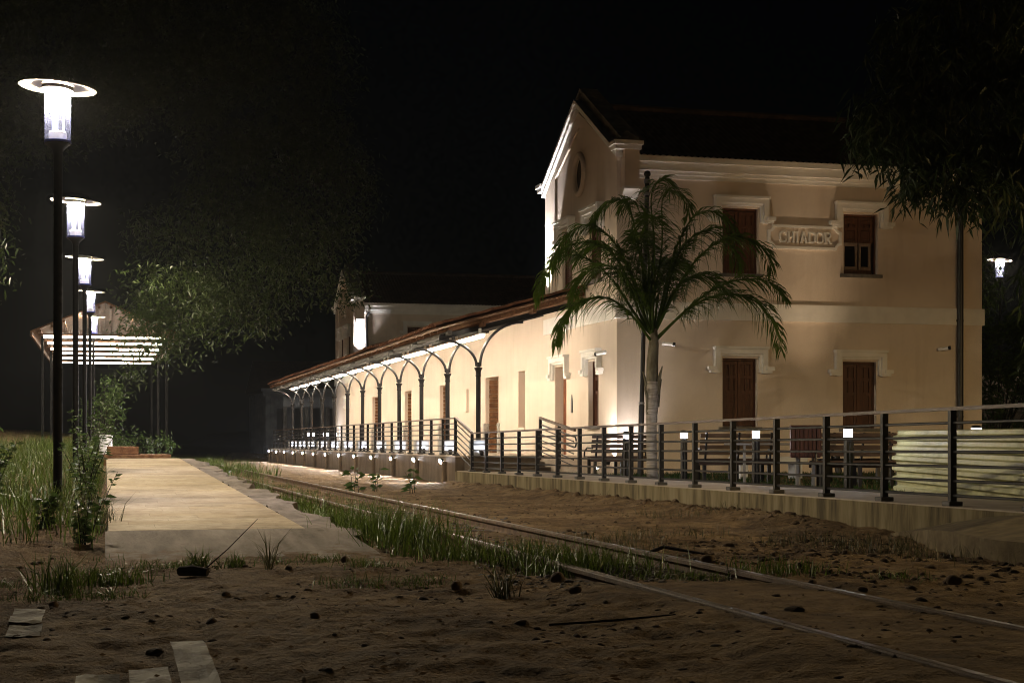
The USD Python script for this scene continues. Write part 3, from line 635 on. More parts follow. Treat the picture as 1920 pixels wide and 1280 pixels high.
# downpipes
obj('downpipe', cat(tube([(20.69, YN - .09, 7.4), (20.69, YN - .09, .3)], .078, 12), [box(20.6, 20.78, YN - .1, YN, z, z + .05) for z in (1.6, 4.0, 6.4)]), PIPE, B, smooth=40)
obj('downpipe', cat(tube([(XW + .62, YF - .09, 7.1), (XW + .62, YF - .09, 4.7)], .06, 10), tube([(XW + .62, YF - .09, 7.1), (XW + .75, YF - .2, 7.3)], .06, 10)), PIPE, B, smooth=40)
# little arrow-shaped plate by the door
ap_ = prism_x([(38.95, 1.75), (39.09, 1.75), (39.09, 2.05), (39.02, 2.22), (38.95, 2.05)], XW - .02, XW)
obj('number_plate', ap_, GREYST, B)
obj('meter_box', box(XW - .08, XW + .0, 51.0, 51.5, 2.0, 2.75), PAINT, B)

# ------------------------------------------------------------------ veranda tubes, spots and floods
def tube_fixture():
    t = thing('tube_light', 'x', 'tube light', (8.97, 37.5, 3.60), group='tube lights under the veranda eave')
    obj('housing', cat(box(-.07, .07, 0.02, 3.36, .035, .075), box(-.025, .025, .3, .4, .075, .2), box(-.025, .025, 3.0, 3.1, .075, .2)), WPLAS, t)
    obj('tube', tube([(0, .06, 0), (0, 3.32, 0)], .042, 8), M_STRIP, t)
    return t
ORD = 'first second third fourth fifth sixth seventh eighth ninth tenth eleventh twelfth thirteenth'.split()
TL = tube_fixture()
tag(TL, 'glowing tube light nearest the palm under the veranda eave')
for k in range(1, 12):
    dup(TL, f'{ORD[k]} glowing tube light from the palm under the veranda eave' if k < 11 else 'far end glowing tube light under the veranda eave', (8.97, 37.5 + 3.44 * k, 3.60), group='tube lights under the veranda eave')
def spot(name, label, cat_, loc, mat, r=.035, aim=(0, 0, 1), group=None, body=STEEL, snoot=0.02):
    t = thing(name, label, cat_, loc, group=group)
    z = np.array(aim, float); z /= np.linalg.norm(z)
    T = trimesh.geometry.align_vectors((0, 0, 1), z)
    h = lathe([(0, -.11), (r * .7, -.11), (r * 1.15, -.03), (r * 1.15, snoot), (r * 1.02, snoot), (r * 1.02, -.01), (0, -.012)], 16); h.apply_transform(T)
    lens = lathe([(0, .004), (r * .7, .001), (r, -.008)], 16); lens.apply_transform(T)
    obj('housing', h, body, t, smooth=40)
    obj('lens', lens, mat, t, smooth=True)
    obj('bracket', cat(tube([tuple(-.1 * z), tuple(-.1 * z + np.array((0.05, 0, 0)))], .008, 6)), body, t)
    return t
s0 = spot('platform_spotlight', 'small bright spotlight on the platform face nearest the steps', 'spotlight', (WX - .06, 39.56, .50), M_SPOT, .06, (-.8, -.42, -.36), 'spotlights along the platform face')
for k in range(1, 13):
    dup(s0, f'{ORD[k]} small spotlight from the steps along the platform face' if k < 12 else 'farthest small spotlight on the platform face', (WX - .06, 39.56 + 3.633 * k, .50), group='spotlights along the platform face')
p0 = spot('plinth_spotlight', 'small floor spotlight lighting the grey plinth of the nearest column', 'spotlight', (XC, 38.15 - .33, .76), M_PLIN, .05, (0, .55, .8), 'floor spotlights at the column plinths')
for k in range(1, 12):
    dup(p0, f'small floor spotlight before the plinth of the {ORD[k]} column from the steps', (XC, 38.15 - .33 + 3.638 * k, .76), group='floor spotlights at the column plinths')
spot('corner_uplight', 'ground uplight in the grass at the near corner of the station', 'spotlight', (XW - .17, YN + .16, .56), M_CORN, .06, (.05, -.02, 1), snoot=.05)
spot('corner_uplight', 'ground uplight in the grass below the facade beside the bench', 'spotlight', (XW + .22, YN - .24, .42), M_CORN2, .055, (.10, .06, 1), snoot=.10)
spot('sign_uplight', 'warm ground uplight on the lawn aimed at the name plaque', 'spotlight', (16.45, 33.4, .34), M_SIGN, .07, (.01, .33, 1), snoot=.33)
spot('roof_floodlight', 'floodlight on the veranda roof lighting the far edge of the near gable', 'floodlight', (XW - .20, YN + DEP - .32, 5.0), M_FLOOD2, .08, (.09, .02, 1), snoot=.14)
spot('roof_floodlight', 'floodlight on the veranda roof lighting the corner of the far pavilion', 'floodlight', (XW + .32, YF - .24, 5.1), M_FLOOD, .10, (.0, .06, 1), snoot=.24)
spot('grass_spotlight', 'tiny white spotlight under the bench near the door ramp', 'spotlight', (10.55, 33.3, .42), M_PLIN, .035, (-.2, -.9, .3))

# ------------------------------------------------------------------ railings
def railing(label, posts, zr, xr, name='walkway_railing', n=6, drop_tail=False):
    t = thing(name, label, 'railing')
    P0 = [(x, y, zb, zt) for x, y, zb, zt in posts]
    for x, y, zb, zt in P0:
        p = obj('post', box(x - .035, x + .035, y - .03, y + .03, zb + .04, zt), RAILST, t)
        obj('base_plate', rbox(x - .08, x + .08, y - .08, y + .08, zb - .0, zb + .05, .008), GREYST, p)
    for i in range(n + 1):
        for (xa, ya, za, ta), (xb, yb, zb, tb) in zip(P0[:-1], P0[1:]):
            if i == n: continue
            u = .11 + .76 * i / (n - 1)
            pa, pb = (xa, ya, za + (ta - za) * u), (xb, yb, zb + (tb - zb) * u)
            obj('rail', tube([pa, pb], .0155, 6), RAILST, t)
    for a, b in zip(P0[:-1], P0[1:]):
        d = np.array([b[0] - a[0], b[1] - a[1], b[3] - a[3]], float)
        m = box(-.04, .04, 0, np.linalg.norm(d), 0, .035)
        yaw = math.atan2(-d[0], d[1]); pit = math.asin(d[2] / np.linalg.norm(d))
        T = trimesh.transformations.rotation_matrix(yaw, (0, 0, 1)) @ trimesh.transformations.rotation_matrix(pit, (1, 0, 0)); m.apply_transform(T); m.apply_translation((a[0], a[1], a[3]))
        obj('handrail', m, HAND, t)
    return t
RX = 8.55
py = [36.9 - 1.478 * k for k in range(17)]
def zw(y): return .325 + (.27 - .325) * (y - 12.6) / 25.5 + .012
railing('long dark walkway railing with brown handrail before the lawn', [(RX, y, zw(y), 1.19 + (1.335 - 1.19) * (36.9 - y) / 23.5) for y in py], 0, 0)
ppy = [38.75 + 1.52 * k for k in range(30)]
railing('dark railing along the veranda platform edge', [(RX, y, .655, 1.58) for y in ppy], 0, 0, 'platform_railing')
st = thing('stair_railing', 'short sloping railing down the platform steps', 'railing')
for i in range(6):
    u = .11 + .76 * i / 5
    obj('rail', tube([(RX, 38.72, .655 + .925 * u), (RX, 36.93, zw(36.9) + .91 * u)], .0155, 6), RAILST, st)
obj('handrail', tube([(RX, 38.73, 1.60), (RX, 36.92, 1.215)], .04, 4), HAND, st)
rr = thing('ramp_railing', 'sloping railing with a looped end beside the door ramp', 'railing')
RP = [(10.56, 38.0, .655, 1.58), (10.56, 36.3, .45, 1.40), (10.56, 34.9, .31, 1.24)]
for x, y, zb, zt in RP[:2]:
    pp = obj('post', box(x - .035, x + .035, y - .03, y + .03, zb - .1, zt), RAILST, rr)
    obj('base_plate', rbox(x - .08, x + .08, y - .08, y + .08, zb - .04, zb + .0, .008), GREYST, pp)
for i in range(5):
    u = .12 + .62 * i / 4
    obj('rail', tube([(10.56, 38.0, .655 + .92 * u), (10.56, 35.1, .33 + .92 * u)], .0155, 6), RAILST, rr)
obj('handrail', tube([(10.56, 38.05, 1.60), (10.56, 35.0, 1.27)], .042, 4), HAND, rr)
lz = 1.10
obj('loop', tube([(10.48, 37.6, 1.42), (10.48, 34.75, 1.115)] + [(10.48, 34.75 - .12 * math.sin(a), .995 + .12 * math.cos(a)) for a in np.linspace(0.2, math.pi, 9)] + [(10.48, 37.6, 1.18)], .02, 8), RAILST, rr, smooth=50)

# ------------------------------------------------------------------ lamps
def make_lamp(label, loc, height, tilt):
    t = thing('street_lamp', label, 'street lamp', loc, group=None)
    h = height
    Tt = trimesh.transformations.rotation_matrix(math.radians(tilt), (math.sin(TH), math.cos(TH), 0), (0, 0, h))
    def o(name, m, mat, par=None, **k):
        return obj(name, m, mat, par or t, **k)
    o('pole', cat(cyl(.057, 0.05, h - .80, 16), lathe([(0, .0), (.11, 0), (.11, .03), (.065, .06), (.06, .35), (0, .35)], 16)), POLEM, smooth=40)
    c = lathe([(0, h - .87), (.062, h - .87), (.075, h - .82), (.15, h - .75), (.165, h - .745), (.165, h - .73), (0, h - .73)], 28); o('collar', c, POLEM, smooth=35)
    g = lathe([(.168, h - .728), (.168, h - .03), (.164, h - .03), (.164, h - .728)], 36)
    la = o('lantern_glass', g, PANE, smooth=30)
    o('blue_ring', lathe([(.150, h - .73), (.171, h - .73), (.171, h - .70), (.150, h - .70), (.150, h - .73)], 36), BLUEP, la, smooth=30)
    o('ballast_cover', lathe([(0, h - .72), (.115, h - .72), (.115, h - .60), (.11, h - .585), (0, h - .585)], 28), WPLAS, la, smooth=30)
    for a in (0.3, 2.4, 4.5):
        o('inner_tube', cyl(.016, h - .58, h - .285, 8, .075 * math.cos(a), .075 * math.sin(a)), M_LAMPT, la, smooth=40)
    o('bulb', lathe([(0, h - .078), (.10, h - .074), (.115, h - .066), (.115, h - .048), (.10, h - .04), (0, h - .04)], 24), M_LAMP, smooth=40)
    o('diffuser', lathe([(0, h - .28), (.07, h - .275), (.08, h - .26), (.06, h - .11), (0, h - .105)], 20), M_LAMPT, la, smooth=40)
    d = lathe([(0, h + .035), (.2, h + .03), (.42, h + .006), (.495, h - .012), (.495, h - .0), (.42, h + .018), (.2, h + .045), (0, h + .052)][::-1], 48)
    d.apply_transform(Tt); o('dish', d, WDISH, smooth=40)
    n = lathe([(.17, h - .035), (.20, h - .035), (.20, h + .02), (.17, h + .02), (.17, h - .035)], 32); n.apply_transform(Tt); o('neck_ring', n, WDISH, smooth=30)
    return t
lamps = [(-.60, 21.4, 5.60, 0.0), (-.57, 32.6, 5.55, 0), (-.53, 43.6, 5.5, 0), (-.49, 55.0, 5.5, 0), (-.47, 68.0, 5.45, 0)]
words = ['tall lit street lamp with wide white dish, nearest of the row by the old platform', 'second lit street lamp of the row by the old platform', 'third lit street lamp of the row by the old platform',
         'fourth lit street lamp, half hidden behind nearer poles', 'farthest lit street lamp of the row, in front of the lit canopy']
l0 = make_lamp(words[0], (lamps[0][0], lamps[0][1], .03), 5.60, 4.0)
for (x, y, h, _), w_ in list(zip(lamps, words))[1:]:
    dup(l0, w_, (x, y, float(plat_z(y)) - .16 + (h - 5.6)), group=None)
for q in ('',):
    for p in stage.GetPrimAtPath('/World').GetChildren():
        if p.GetName().startswith('street_lamp'): tag(p, group='street lamps along the old platform')
so = thing('road_lamp', 'tall amber road lamp on an arm outside the right edge', 'road lamp', (23.0, 15.0, -.95))
obj('pole', cat(cyl(.07, 1.1, 6.2, 14), tube([(0, 0, 6.1), (-.3, .15, 6.35), (-1.2, .6, 6.45)], .04, 8)), STEEL, so, smooth=40)
hd = m3.Manifold.hull_points(np.array([(x, y, z) for x, y, z in ((-1.1, .55, 6.48), (-1.1, .55, 6.36), (-1.75, 1.05, 6.46), (-1.85, .8, 6.46), (-1.75, 1.05, 6.36), (-1.85, .8, 6.36), (-1.4, .85, 6.52), (-1.5, .65, 6.52))]))
hp = obj('lamp_head', hd, GREYST, so)
obj('lens', lathe([(0, -.012), (.12, -.01), (.135, 0), (0, .001)], 20).apply_translation((-1.55, .82, 6.357)), M_SOD, hp, smooth=True)
rl = dup(l0, 'lone lit street lamp beyond the right end of the station, behind leaves', (35.8, 57.9, 2.9), group='street lamps on the street behind the station')

# bollards on the lawn
def make_bollard(label, loc):
    t = thing('bollard_lamp', label, 'bollard lamp', loc, group='bollard lamps along the lawn')
    obj('post', cat(box(-.05, -.012, -.05, .05, 0, .82), box(.012, .05, -.05, .05, 0, .82), box(-.05, .05, -.045, .045, 0, .06), box(-.05, .05, -.045, .045, .76, .82)), STEEL, t)
    obj('lamp_head', cyl(.064, .83, .945, 18), M_BOLL, t, smooth=40)
    obj('cap', lathe([(0, .943), (.066, .943), (.07, .955), (.05, .975), (0, .98)], 18), STEEL, t, smooth=40)
    return t
bl = ['glowing bollard lamp before the slatted bench by the palm trunk', 'glowing bollard lamp just right of the palm trunk', 'glowing bollard lamp at the right end of the second bench', 'glowing bollard lamp right of the brown litter bin', 'glowing bollard lamp behind the corrugated sheet']
by = [31.4, 28.0, 24.6, 21.2, 17.75]
b0 = make_bollard(bl[0], (10.6, by[0], .24))
for y, w_ in list(zip(by, bl))[1:-1]: dup(b0, w_, (10.6, y, .24))
dup(b0, bl[-1], (11.15, 18.6, .24))
fb = [(10.0, 80.3), (10.35, 80.8), (10.75, 80.2), (11.1, 80.9), (11.42, 80.3)]
f0 = None
for i, (x, y) in enumerate(fb):
    if f0 is None:
        f0 = thing('far_bollard', 'leftmost far bollard light beyond the end of the veranda', 'bollard lamp', (x, y, .655), group='far bollard lights beyond the veranda')
        obj('post', box(-.04, .04, -.04, .04, 0, .66), STEEL, f0); obj('lamp_head', cyl(.075, .66, .80, 12), M_FAR, f0)
    else: dup(f0, f'{ORD[i]} far bollard light from the left beyond the veranda end', (x, y, .655))

# ------------------------------------------------------------------ benches, bin, table, sheet, pole, cctv
def make_bench(label, loc, rz, L_=1.5):
    t = thing('slatted_bench', label, 'bench', loc, rz, None)
    for i in range(5): obj('seat_slat', rbox(-L_ / 2, L_ / 2, .02 + i * .085, .09 + i * .085, .42, .45, .006), BENCHW, t)
    for i in range(4):
        obj('back_slat', rbox(-L_ / 2, L_ / 2, -.05 - i * .022, -.025 - i * .022, .52 + i * .105, .595 + i * .105, .006), BENCHW, t)
    obj('apron_slat', rbox(-L_ / 2, L_ / 2, -.03, -.005, .33, .43, .006), BENCHW, t)
    for x in (-L_ / 2 + .12, 0, L_ / 2 - .12):
        obj('leg', cat(box(x - .03, x + .03, .0, .06, 0, .42), box(x - .03, x + .03, .36, .42, 0, .42), box(x - .03, x + .03, .0, .42, .38, .419), tube([(x, -.01, .40), (x, -.12, .93)], .025, 4)), STEEL, t)
    for x in (-L_ / 2 + .02, L_ / 2 - .02):
        obj('armrest', tube([(x, -.08, .62), (x, .25, .63), (x, .40, .56), (x, .42, .42)], .018, 6), STEEL, t)
    return t
bn = make_bench('slatted wooden bench between the door ramp and the palm trunk', (10.95, 32.7, .24), 4)
dup(bn, 'slatted wooden bench between the second and third bollard lamps', (11.35, 27.2, .24), -3)
dup(bn, 'slatted wooden bench behind the bollard lamp right of the bin', (13.55, 26.6, .24), 6)
dup(bn, 'pale lit slatted bench beside the end of the corrugated sheet', (12.05, 23.9, .24), 168)
lb = thing('low_bench', 'low grey concrete bench under the wall left of the bin', 'bench', (13.2, 30.0, .24), 0)
obj('seat', rbox(-.8, .8, -.2, .2, .34, .46, .012), PLINTH, lb)
for x in (-.6, .6): obj('leg', box(x - .08, x + .08, -.17, .17, 0, .34), PLINTH, lb)
mt = thing('metal_table', 'thin legged metal table standing behind the brown litter bin', 'table', (11.75, 26.2, .24), -4)
obj('tabletop', rbox(-.95, .95, -.3, .3, .70, .74, .008), ALU, mt)
for x in (-.75, .75):
    for y in (-.25, .25): obj('leg', box(x - .02, x + .02, y - .02, y + .02, 0, .70), ALU, mt)
bi = thing('litter_bin', 'dark red brown slatted litter bin on a pale post', 'litter bin', (11.2, 23.95, .24), -22)
obj('frame', cat(box(-.235, .235, -.16, .16, .50, .53), box(-.235, .235, -.17, -.15, .52, .60), box(-.235, .235, .15, .17, .52, .60), box(-.235, .235, -.17, -.15, .95, 1.02), box(-.235, .235, .15, .17, .95, 1.02)), BINW, bi)
for x in np.linspace(-.20, .20, 7):
    for y in (-.175, .175): obj('slat', rbox(x - .026, x + .026, y - .012, y + .012, .52, 1.0, .004), BINW, bi)
for x in (-.235, .235): obj('side_panel', rbox(x - .012, x + .012, -.16, .16, .52, 1.01, .004), BINW, bi)
obj('lid', rbox(-.25, .25, -.19, .19, 1.01, 1.035, .006), BINW, bi)
obj('post', cyl(.04, 0, .5, 14, -.12, 0), ALU, bi, smooth=40)
obj('post', cyl(.04, 0, .5, 14, .14, 0), ALU, bi, smooth=40)
# corrugated sheets, ribs running lengthwise
cs = thing('corrugated_hoarding', 'pale green corrugated metal sheets standing behind the railing at the right', 'metal hoarding')
A_, B_ = np.array((11.5, 21.4)), np.array((9.35, 13.3))
dv = (B_ - A_); ln = np.linalg.norm(dv); dv /= ln; nv = np.array((dv[1], -dv[0])); nv = nv if nv[0] < 0 else -nv
for s_ in range(3):
    u0, u1 = s_ * ln / 3 - (.04 if s_ else 0), (s_ + 1) * ln / 3
    us_ = np.linspace(u0, u1, 14); vs_ = np.linspace(0, 1, 90)
    V = []
    for u in us_:
        for v in vs_:
            ph = v * 6.0
            w_ = .034 * np.clip(np.sin(ph * 2 * math.pi) * 2.6, -1, 1) + .025 * math.sin(v * 3.1) + .015 * math.sin(u * 1.3 + s_) + .012 * s_
            q = A_ + dv * u + nv * (w_ + .02)
            V.append((q[0], q[1], .27 + .90 * v - .025 * u / ln))
    V = np.array(V); n2 = 90
    F = [(i * n2 + j, i * n2 + j + 1, (i + 1) * n2 + j + 1) for i in range(13) for j in range(n2 - 1)] + [(i * n2 + j, (i + 1) * n2 + j + 1, (i + 1) * n2 + j) for i in range(13) for j in range(n2 - 1)]
    obj('sheet', (V, F), SHEET, cs, smooth=25)
for u in (.8, 3.2, 5.6, 7.6):
    q = A_ + dv * u - nv * .08
    obj('stake', box(q[0] - .03, q[0] + .03, q[1] - .03, q[1] + .03, .1, 1.1), SLEEP, cs)
pl = thing('lamp_pole', 'thin dark metal pole leaning slightly beside the palm', 'pole', (11.25, 32.4, .2))
obj('shaft', cat(tube([(0, 0, 0), (.04, 0, 1.6)], .062, 12), tube([(.04, 0, 1.6), (.17, 0, 6.55)], .05, 12)), RAILST, pl, smooth=40)
obj('band', cyl(.068, 1.62, 1.66, 12, .04, 0), ALU, pl, smooth=40)
obj('band', cyl(.060, 4.2, 4.23, 12, .105, 0), ALU, pl, smooth=40)
obj('clamp', cyl(.075, 6.42, 6.5, 12, .17, 0), ALU, pl, smooth=40)
obj('sensor_head', trimesh.creation.icosphere(2, .075).apply_translation((.17, 0, 6.62)), BLACK, pl, smooth=True)
obj('clamp', cyl(.068, 6.15, 6.22, 12, .16, 0), ALU, pl, smooth=40)
def cctv(label, loc, d):
    t = thing('security_camera', label, 'security camera', loc)
    d = np.array(d, float); d /= np.linalg.norm(d)
    obj('mount', trimesh.creation.icosphere(2, .05), WPLAS, t, smooth=True)
    obj('body', tube([tuple(d * .03), tuple(d * .22)], .045, 12), WPLAS, t, smooth=40)
    obj('lens', tube([tuple(d * .22), tuple(d * .27)], .05, 12), BLACK, t, smooth=40)
cctv('small security camera beside the ground floor window near the station corner', (XW - .09, 36.0, 3.15), (-.6, .6, -.15))
cctv('small security camera on the facade just right of the palm trunk', (12.85, YN - .09, 3.33), (.75, -.5, -.1))
cctv('small security camera on the facade left of the black downpipe', (20.12, YN - .09, 3.3), (.6, -.6, .1))

# ------------------------------------------------------------------ track
tr = thing('railway_track', 'old narrow gauge railway track running past the station', 'railway track')
def railprof(x):
    return [(x - .06, -.055), (x + .06, -.055), (x + .06, -.045), (x + .012, -.03), (x + .012, .035), (x + .034, .045), (x + .034, .072), (x + .024, .08), (x - .024, .08), (x - .034, .072), (x - .034, .045), (x - .012, .035), (x - .012, -.03), (x - .06, -.045)]
for x in (3.36, 4.42):
    for a, b in ((2.0, 11.98), (12.0, 23.98), (24.0, 53.98), (54.0, 110)):
        r_ = obj('rail', prism_y(railprof(x), a, b), RUST, tr)
        obj('running_surface', box(x - .020, x + .020, a, b, .0803, .082), RUNHEAD, r_)
for y in np.arange(12.4, 30, .68):
    obj('sleeper', rbox(2.95, 4.85, y, y + .2, -.16, -.05 + .02 * R.random(), .015), SLEEP, tr)

# ------------------------------------------------------------------ far left canopy
cn = thing('platform_canopy', 'distant gabled wooden canopy with rows of glowing tubes underneath', 'canopy')
CX0, CX1, CYN, CYF, CZ = -2.75, 2.75, 67.0, 90.0, 5.4
cm = (CX0 + CX1) / 2
zn = lambda x: CZ + .05 + 1.15 * (1 - abs(x - cm) / (CX1 - cm))
for s in (-1, 1):
    xe = CX0 - .15 if s < 0 else CX1 + .15
    obj('roof_slope', prism_y([(cm, CZ + 1.30), (xe, CZ + .05), (xe, CZ + .12), (cm, CZ + 1.38)] if s > 0 else [(xe, CZ + .05), (cm, CZ + 1.30), (cm, CZ + 1.38), (xe, CZ + .12)], CYN - .3, CYF + .3), BOARD, cn)
    for k in range(6):
        x = cm + (xe - cm) * (k + .5) / 6.2
        obj('purlin', box(x - .05, x + .05, CYN - .2, CYF + .2, CZ + 1.30 - 1.25 * abs(x - cm) / abs(xe - cm) - .13, CZ + 1.30 - 1.25 * abs(x - cm) / abs(xe - cm) - .02), BOARD, cn)
    obj('fascia', box(xe - .04, xe + .04, CYN - .3, CYF + .3, CZ - .1, CZ + .1), BOARD, cn)
for y in (CYN + .6, (CYN + CYF) / 2, CYF - .6):
    for x in (CX0 + .25, CX1 - .25):
        obj('post', box(x - .05, x + .05, y - .05, y + .05, .6, CZ - .05), POLEM, cn)
cy = [67.6, 71.9, 76.3, 80.2, 84.6, 89.6]
c0 = None
for i, y in enumerate(cy):
    if c0 is None:
        c0 = thing('canopy_tube', 'long glowing tube light at the near edge of the distant canopy', 'tube light', (cm, y, CZ - .06), group='tube lights under the distant canopy')
        obj('tube', tube([(CX0 + .3 - cm, 0, 0), (CX1 - .3 - cm, 0, 0)], .05, 8), M_CANOPY, c0)
        obj('housing', box(CX0 + .1 - cm, CX1 - .1 - cm, -.07, .07, .06, .12), BOARD, c0)
    else: dup(c0, f'{ORD[i]} glowing tube row from the near edge of the distant canopy' if i < 5 else 'farthest glowing tube light under the distant canopy', (cm, y, CZ - .06))
dr = thing('painted_drum', 'white painted drum behind weeds at the platform edge', 'drum', (.02, 49.5, .62))
obj('body', lathe([(0, 0), (.19, 0), (.2, .03), (.19, .06), (.2, .28), (.2, .31), (.19, .33), (.195, .56), (.205, .58), (.19, .59), (.17, .56), (0, .56)], 24), DRUMW, dr, smooth=35)
bs = thing('brick_steps', 'low reddish brick steps at the far end of the old platform', 'steps', (.85, 44.2, .35))
obj('lower_step', rbox(-.9, .9, 0, 2.5, 0, .30, .01), BRICK, bs); obj('upper_step', rbox(-.8, .05, .5, 2.5, .303, .52, .01), BRICK, bs)

# dark house far behind at the left end of the veranda
fh = thing('distant_house', 'dim bluish house with pilasters beyond the far end of the veranda', 'house')
obj('wall', mbox(10.2, 30, 104, 116, -.4, 4.3), FARP, fh)
obj('cornice', union(mbox(10.0, 30.2, 103.75, 104.05, 4.0, 4.3), mbox(9.9, 30.3, 103.6, 104.05, 4.3, 4.5)), FARP, fh)
for k in range(9):
    x = 10.5 + k * 1.15
    obj('pilaster', mbox(x, x + .22, 103.85, 104.02, -.3, 4.0), FARP, fh)
    wd = obj('window', mbox(x + .42, x + .95, 103.97, 103.995, 1.0, 3.2), FARD, fh)
obj('roof', prism_x([(103.7, 4.5), (116.2, 4.5), (110, 6.6)], 9.9, 30.3), DARKTILE, fh)
pg = thing('dark_pergola', 'dark framed shelter standing at the far end of the platform', 'shelter')
obj('lintel', mbox(9.6, 13.6, 88.0, 88.3, 2.95, 3.45), FARP, pg)
for x in (9.7, 10.9, 12.1, 13.3): obj('post', mbox(x - .1, x + .1, 88.05, 88.25, -.2, 2.949), GREYST, pg)

# ------------------------------------------------------------------ vegetation helpers
def leaves(centers, dirs, length, width, droop=0.0, rng=R):
    """folded diamond leaves: (n,3) base points, (n,3) unit directions"""
    n = len(centers)
    L_ = np.broadcast_to(length, (n,))[:, None]; W_ = np.broadcast_to(width, (n,))[:, None]
    d = dirs / (np.linalg.norm(dirs, axis=1, keepdims=True) + 1e-9)
    r = rng.normal(size=(n, 3)); s = np.cross(d, r); s /= np.linalg.norm(s, axis=1, keepdims=True) + 1e-9
    mid = centers + d * L_ * .45; mid[:, 2] -= (L_[:, 0] * droop * .3)
    tip = centers + d * L_; tip[:, 2] -= L_[:, 0] * droop
    V = np.stack([centers, mid + s * W_ * .5, tip, mid - s * W_ * .5], 1).reshape(-1, 3)
    k = np.arange(n)[:, None] * 4
    return V, np.vstack([k + [0, 1, 2], k + [0, 2, 3]])
def blades(pts, h, w, lean=.35, rng=R):
    n = len(pts)
    a = rng.uniform(0, 2 * np.pi, n); le = np.abs(rng.normal(0, lean, n)) + .05
    h = np.broadcast_to(h, (n,)); w = np.broadcast_to(w, (n,))
    dirv = np.stack([np.cos(a), np.sin(a), 0 * a], 1); side = np.stack([-np.sin(a), np.cos(a), 0 * a], 1)
    tw = rng.uniform(0, 2 * np.pi, n); side = side * np.cos(tw)[:, None] + dirv * np.sin(tw)[:, None]
    p0 = pts; p1 = pts + dirv * (h * le * .35)[:, None]; p1[:, 2] += h * .55
    p2 = pts + dirv * (h * le)[:, None]; p2[:, 2] += h * (1 - .25 * np.minimum(le, 1.2))
    ws = w[:, None] * .5
    V = np.stack([p0 - side * ws, p0 + side * ws, p1 - side * ws * .75, p1 + side * ws * .75, p2], 1).reshape(-1, 3)
    k = np.arange(n)[:, None] * 5
    return V, np.vstack([k + [0, 1, 3], k + [0, 3, 2], k + [2, 3, 4]])
def merge(*vf):
    V, F, o = [], [], 0
    for v, f in vf: V.append(v); F.append(np.asarray(f) + o); o += len(v)
    return np.vstack(V), np.vstack(F)
def rand_in(n, x0, x1, y0, y1, dens=None, seed=0):
    g = np.random.default_rng(seed)
    out = np.zeros((0, 2))
    while len(out) < n:
        p = np.stack([g.uniform(x0, x1, n * 2), g.uniform(y0, y1, n * 2)], 1)
        if dens is not None: p = p[g.random(len(p)) < dens(p[:, 0], p[:, 1])]
        out = np.vstack([out, p])
    out = out[:n]
    return np.column_stack([out, gh(out[:, 0], out[:, 1]) - .01])
def lift(path, k=.55, seed=0):
    m = UsdGeom.Mesh(stage.GetPrimAtPath(path)); n = len(m.GetPointsAttr().Get())
    g = np.random.default_rng(seed); a = g.normal(0, k, (n // 5 + 1, 3)).repeat(5, 0)[:n]; a[:, 2] = 1.0
    a /= np.linalg.norm(a, axis=1, keepdims=True)
    from pxr import Vt
    m.CreateNormalsAttr(Vt.Vec3fArray.FromNumpy(a.astype(np.float32))); m.SetNormalsInterpolation('vertex')
nz = lambda x, y, s, seed: meshkit.fbm(np.stack([x * s, y * s, 0 * x], -1), 3, seed)

# ------------------------------------------------------------------ grasses
g1 = rand_in(8500, 2.42, 4.25, 13.2, 46, lambda x, y: sm(.44, .60, nz(x, y, 1.1, 21)) * np.where(x < 3.15, 1, .3) * (1 - .6 * sm(25, 46, y)), 1)
hh = (.10 + .30 * nz(g1[:, 0], g1[:, 1], .7, 22)) * R.uniform(.4, 1.15, len(g1)) * np.where(g1[:, 0] > 3.2, .55, 1) * (.5 + R.random(len(g1)) ** 3 * 1.2)
lift(obj('grass', blades(g1, hh, .008, .65), GRASS, label='green grass growing between the old platform and the track', cat='grass', kind='stuff'))
g2 = rand_in(14000, -5.5, -.05, 14.5, 62, lambda x, y: sm(.36, .52, nz(x, y, .6, 31)) * np.where(x > -2.6, 1, .5), 2)
hh = (.2 + .62 * nz(g2[:, 0], g2[:, 1], .5, 32)) * R.uniform(.35, 1.1, len(g2))
lift(obj('verge_grass', blades(g2, hh, .010, .6), GRASS, label='tall wild grass on the bank left of the old platform', cat='grass', kind='stuff'))
pt = np.array([(-.35, 10.2), (.0, 10.3), (-.65, 11.4), (-.2, 12.1), (.3, 12.6), (.75, 12.9), (1.25, 13.1), (1.7, 10.9), (2.1, 10.9), (2.0, 12.2), (-.1, 13.2), (.15, 13.6), (-1.2, 12.4), (1.75, 13.2), (4.75, 10.6), (5.0, 10.4), (5.35, 10.1), (4.1, 10.6), (3.9, 10.9)])
def patchy(x, y):
    d = np.min([np.hypot((x - a), (y - b)) for a, b in pt], axis=0)
    return sm(.42, .05, d) * sm(.35, .55, nz(x, y, 2.5, 41))
g3 = rand_in(2600, -1.8, 5.8, 9.6, 13.9, patchy, 3)
lift(obj('ground_weeds', blades(g3, R.uniform(.02, .11, len(g3)), .006, 1.0), GRASS, label='low sparse weeds on the dirt before the platform', cat='weeds', kind='stuff'))
g4 = rand_in(26000, 10.22, 20.5, 14.5, 35.2, lambda x, y: 0.35 + .65 * sm(.3, .55, nz(x, y, .8, 51)), 4)
lift(obj('lawn', blades(g4, R.uniform(.04, .12, len(g4)), .012, .5), LAWN, label='short green lawn between the walkway and the station', cat='lawn', kind='stuff'))
g5 = rand_in(1300, 4.6, 8.2, 11, 27, lambda x, y: sm(.56, .68, nz(x, y, .7, 61)), 5)
lift(obj('dry_grass', blades(g5, R.uniform(.04, .20, len(g5)), .006, .6), DRYG, label='thin dry grass scattered on dirt beside the track', cat='grass', kind='stuff'))
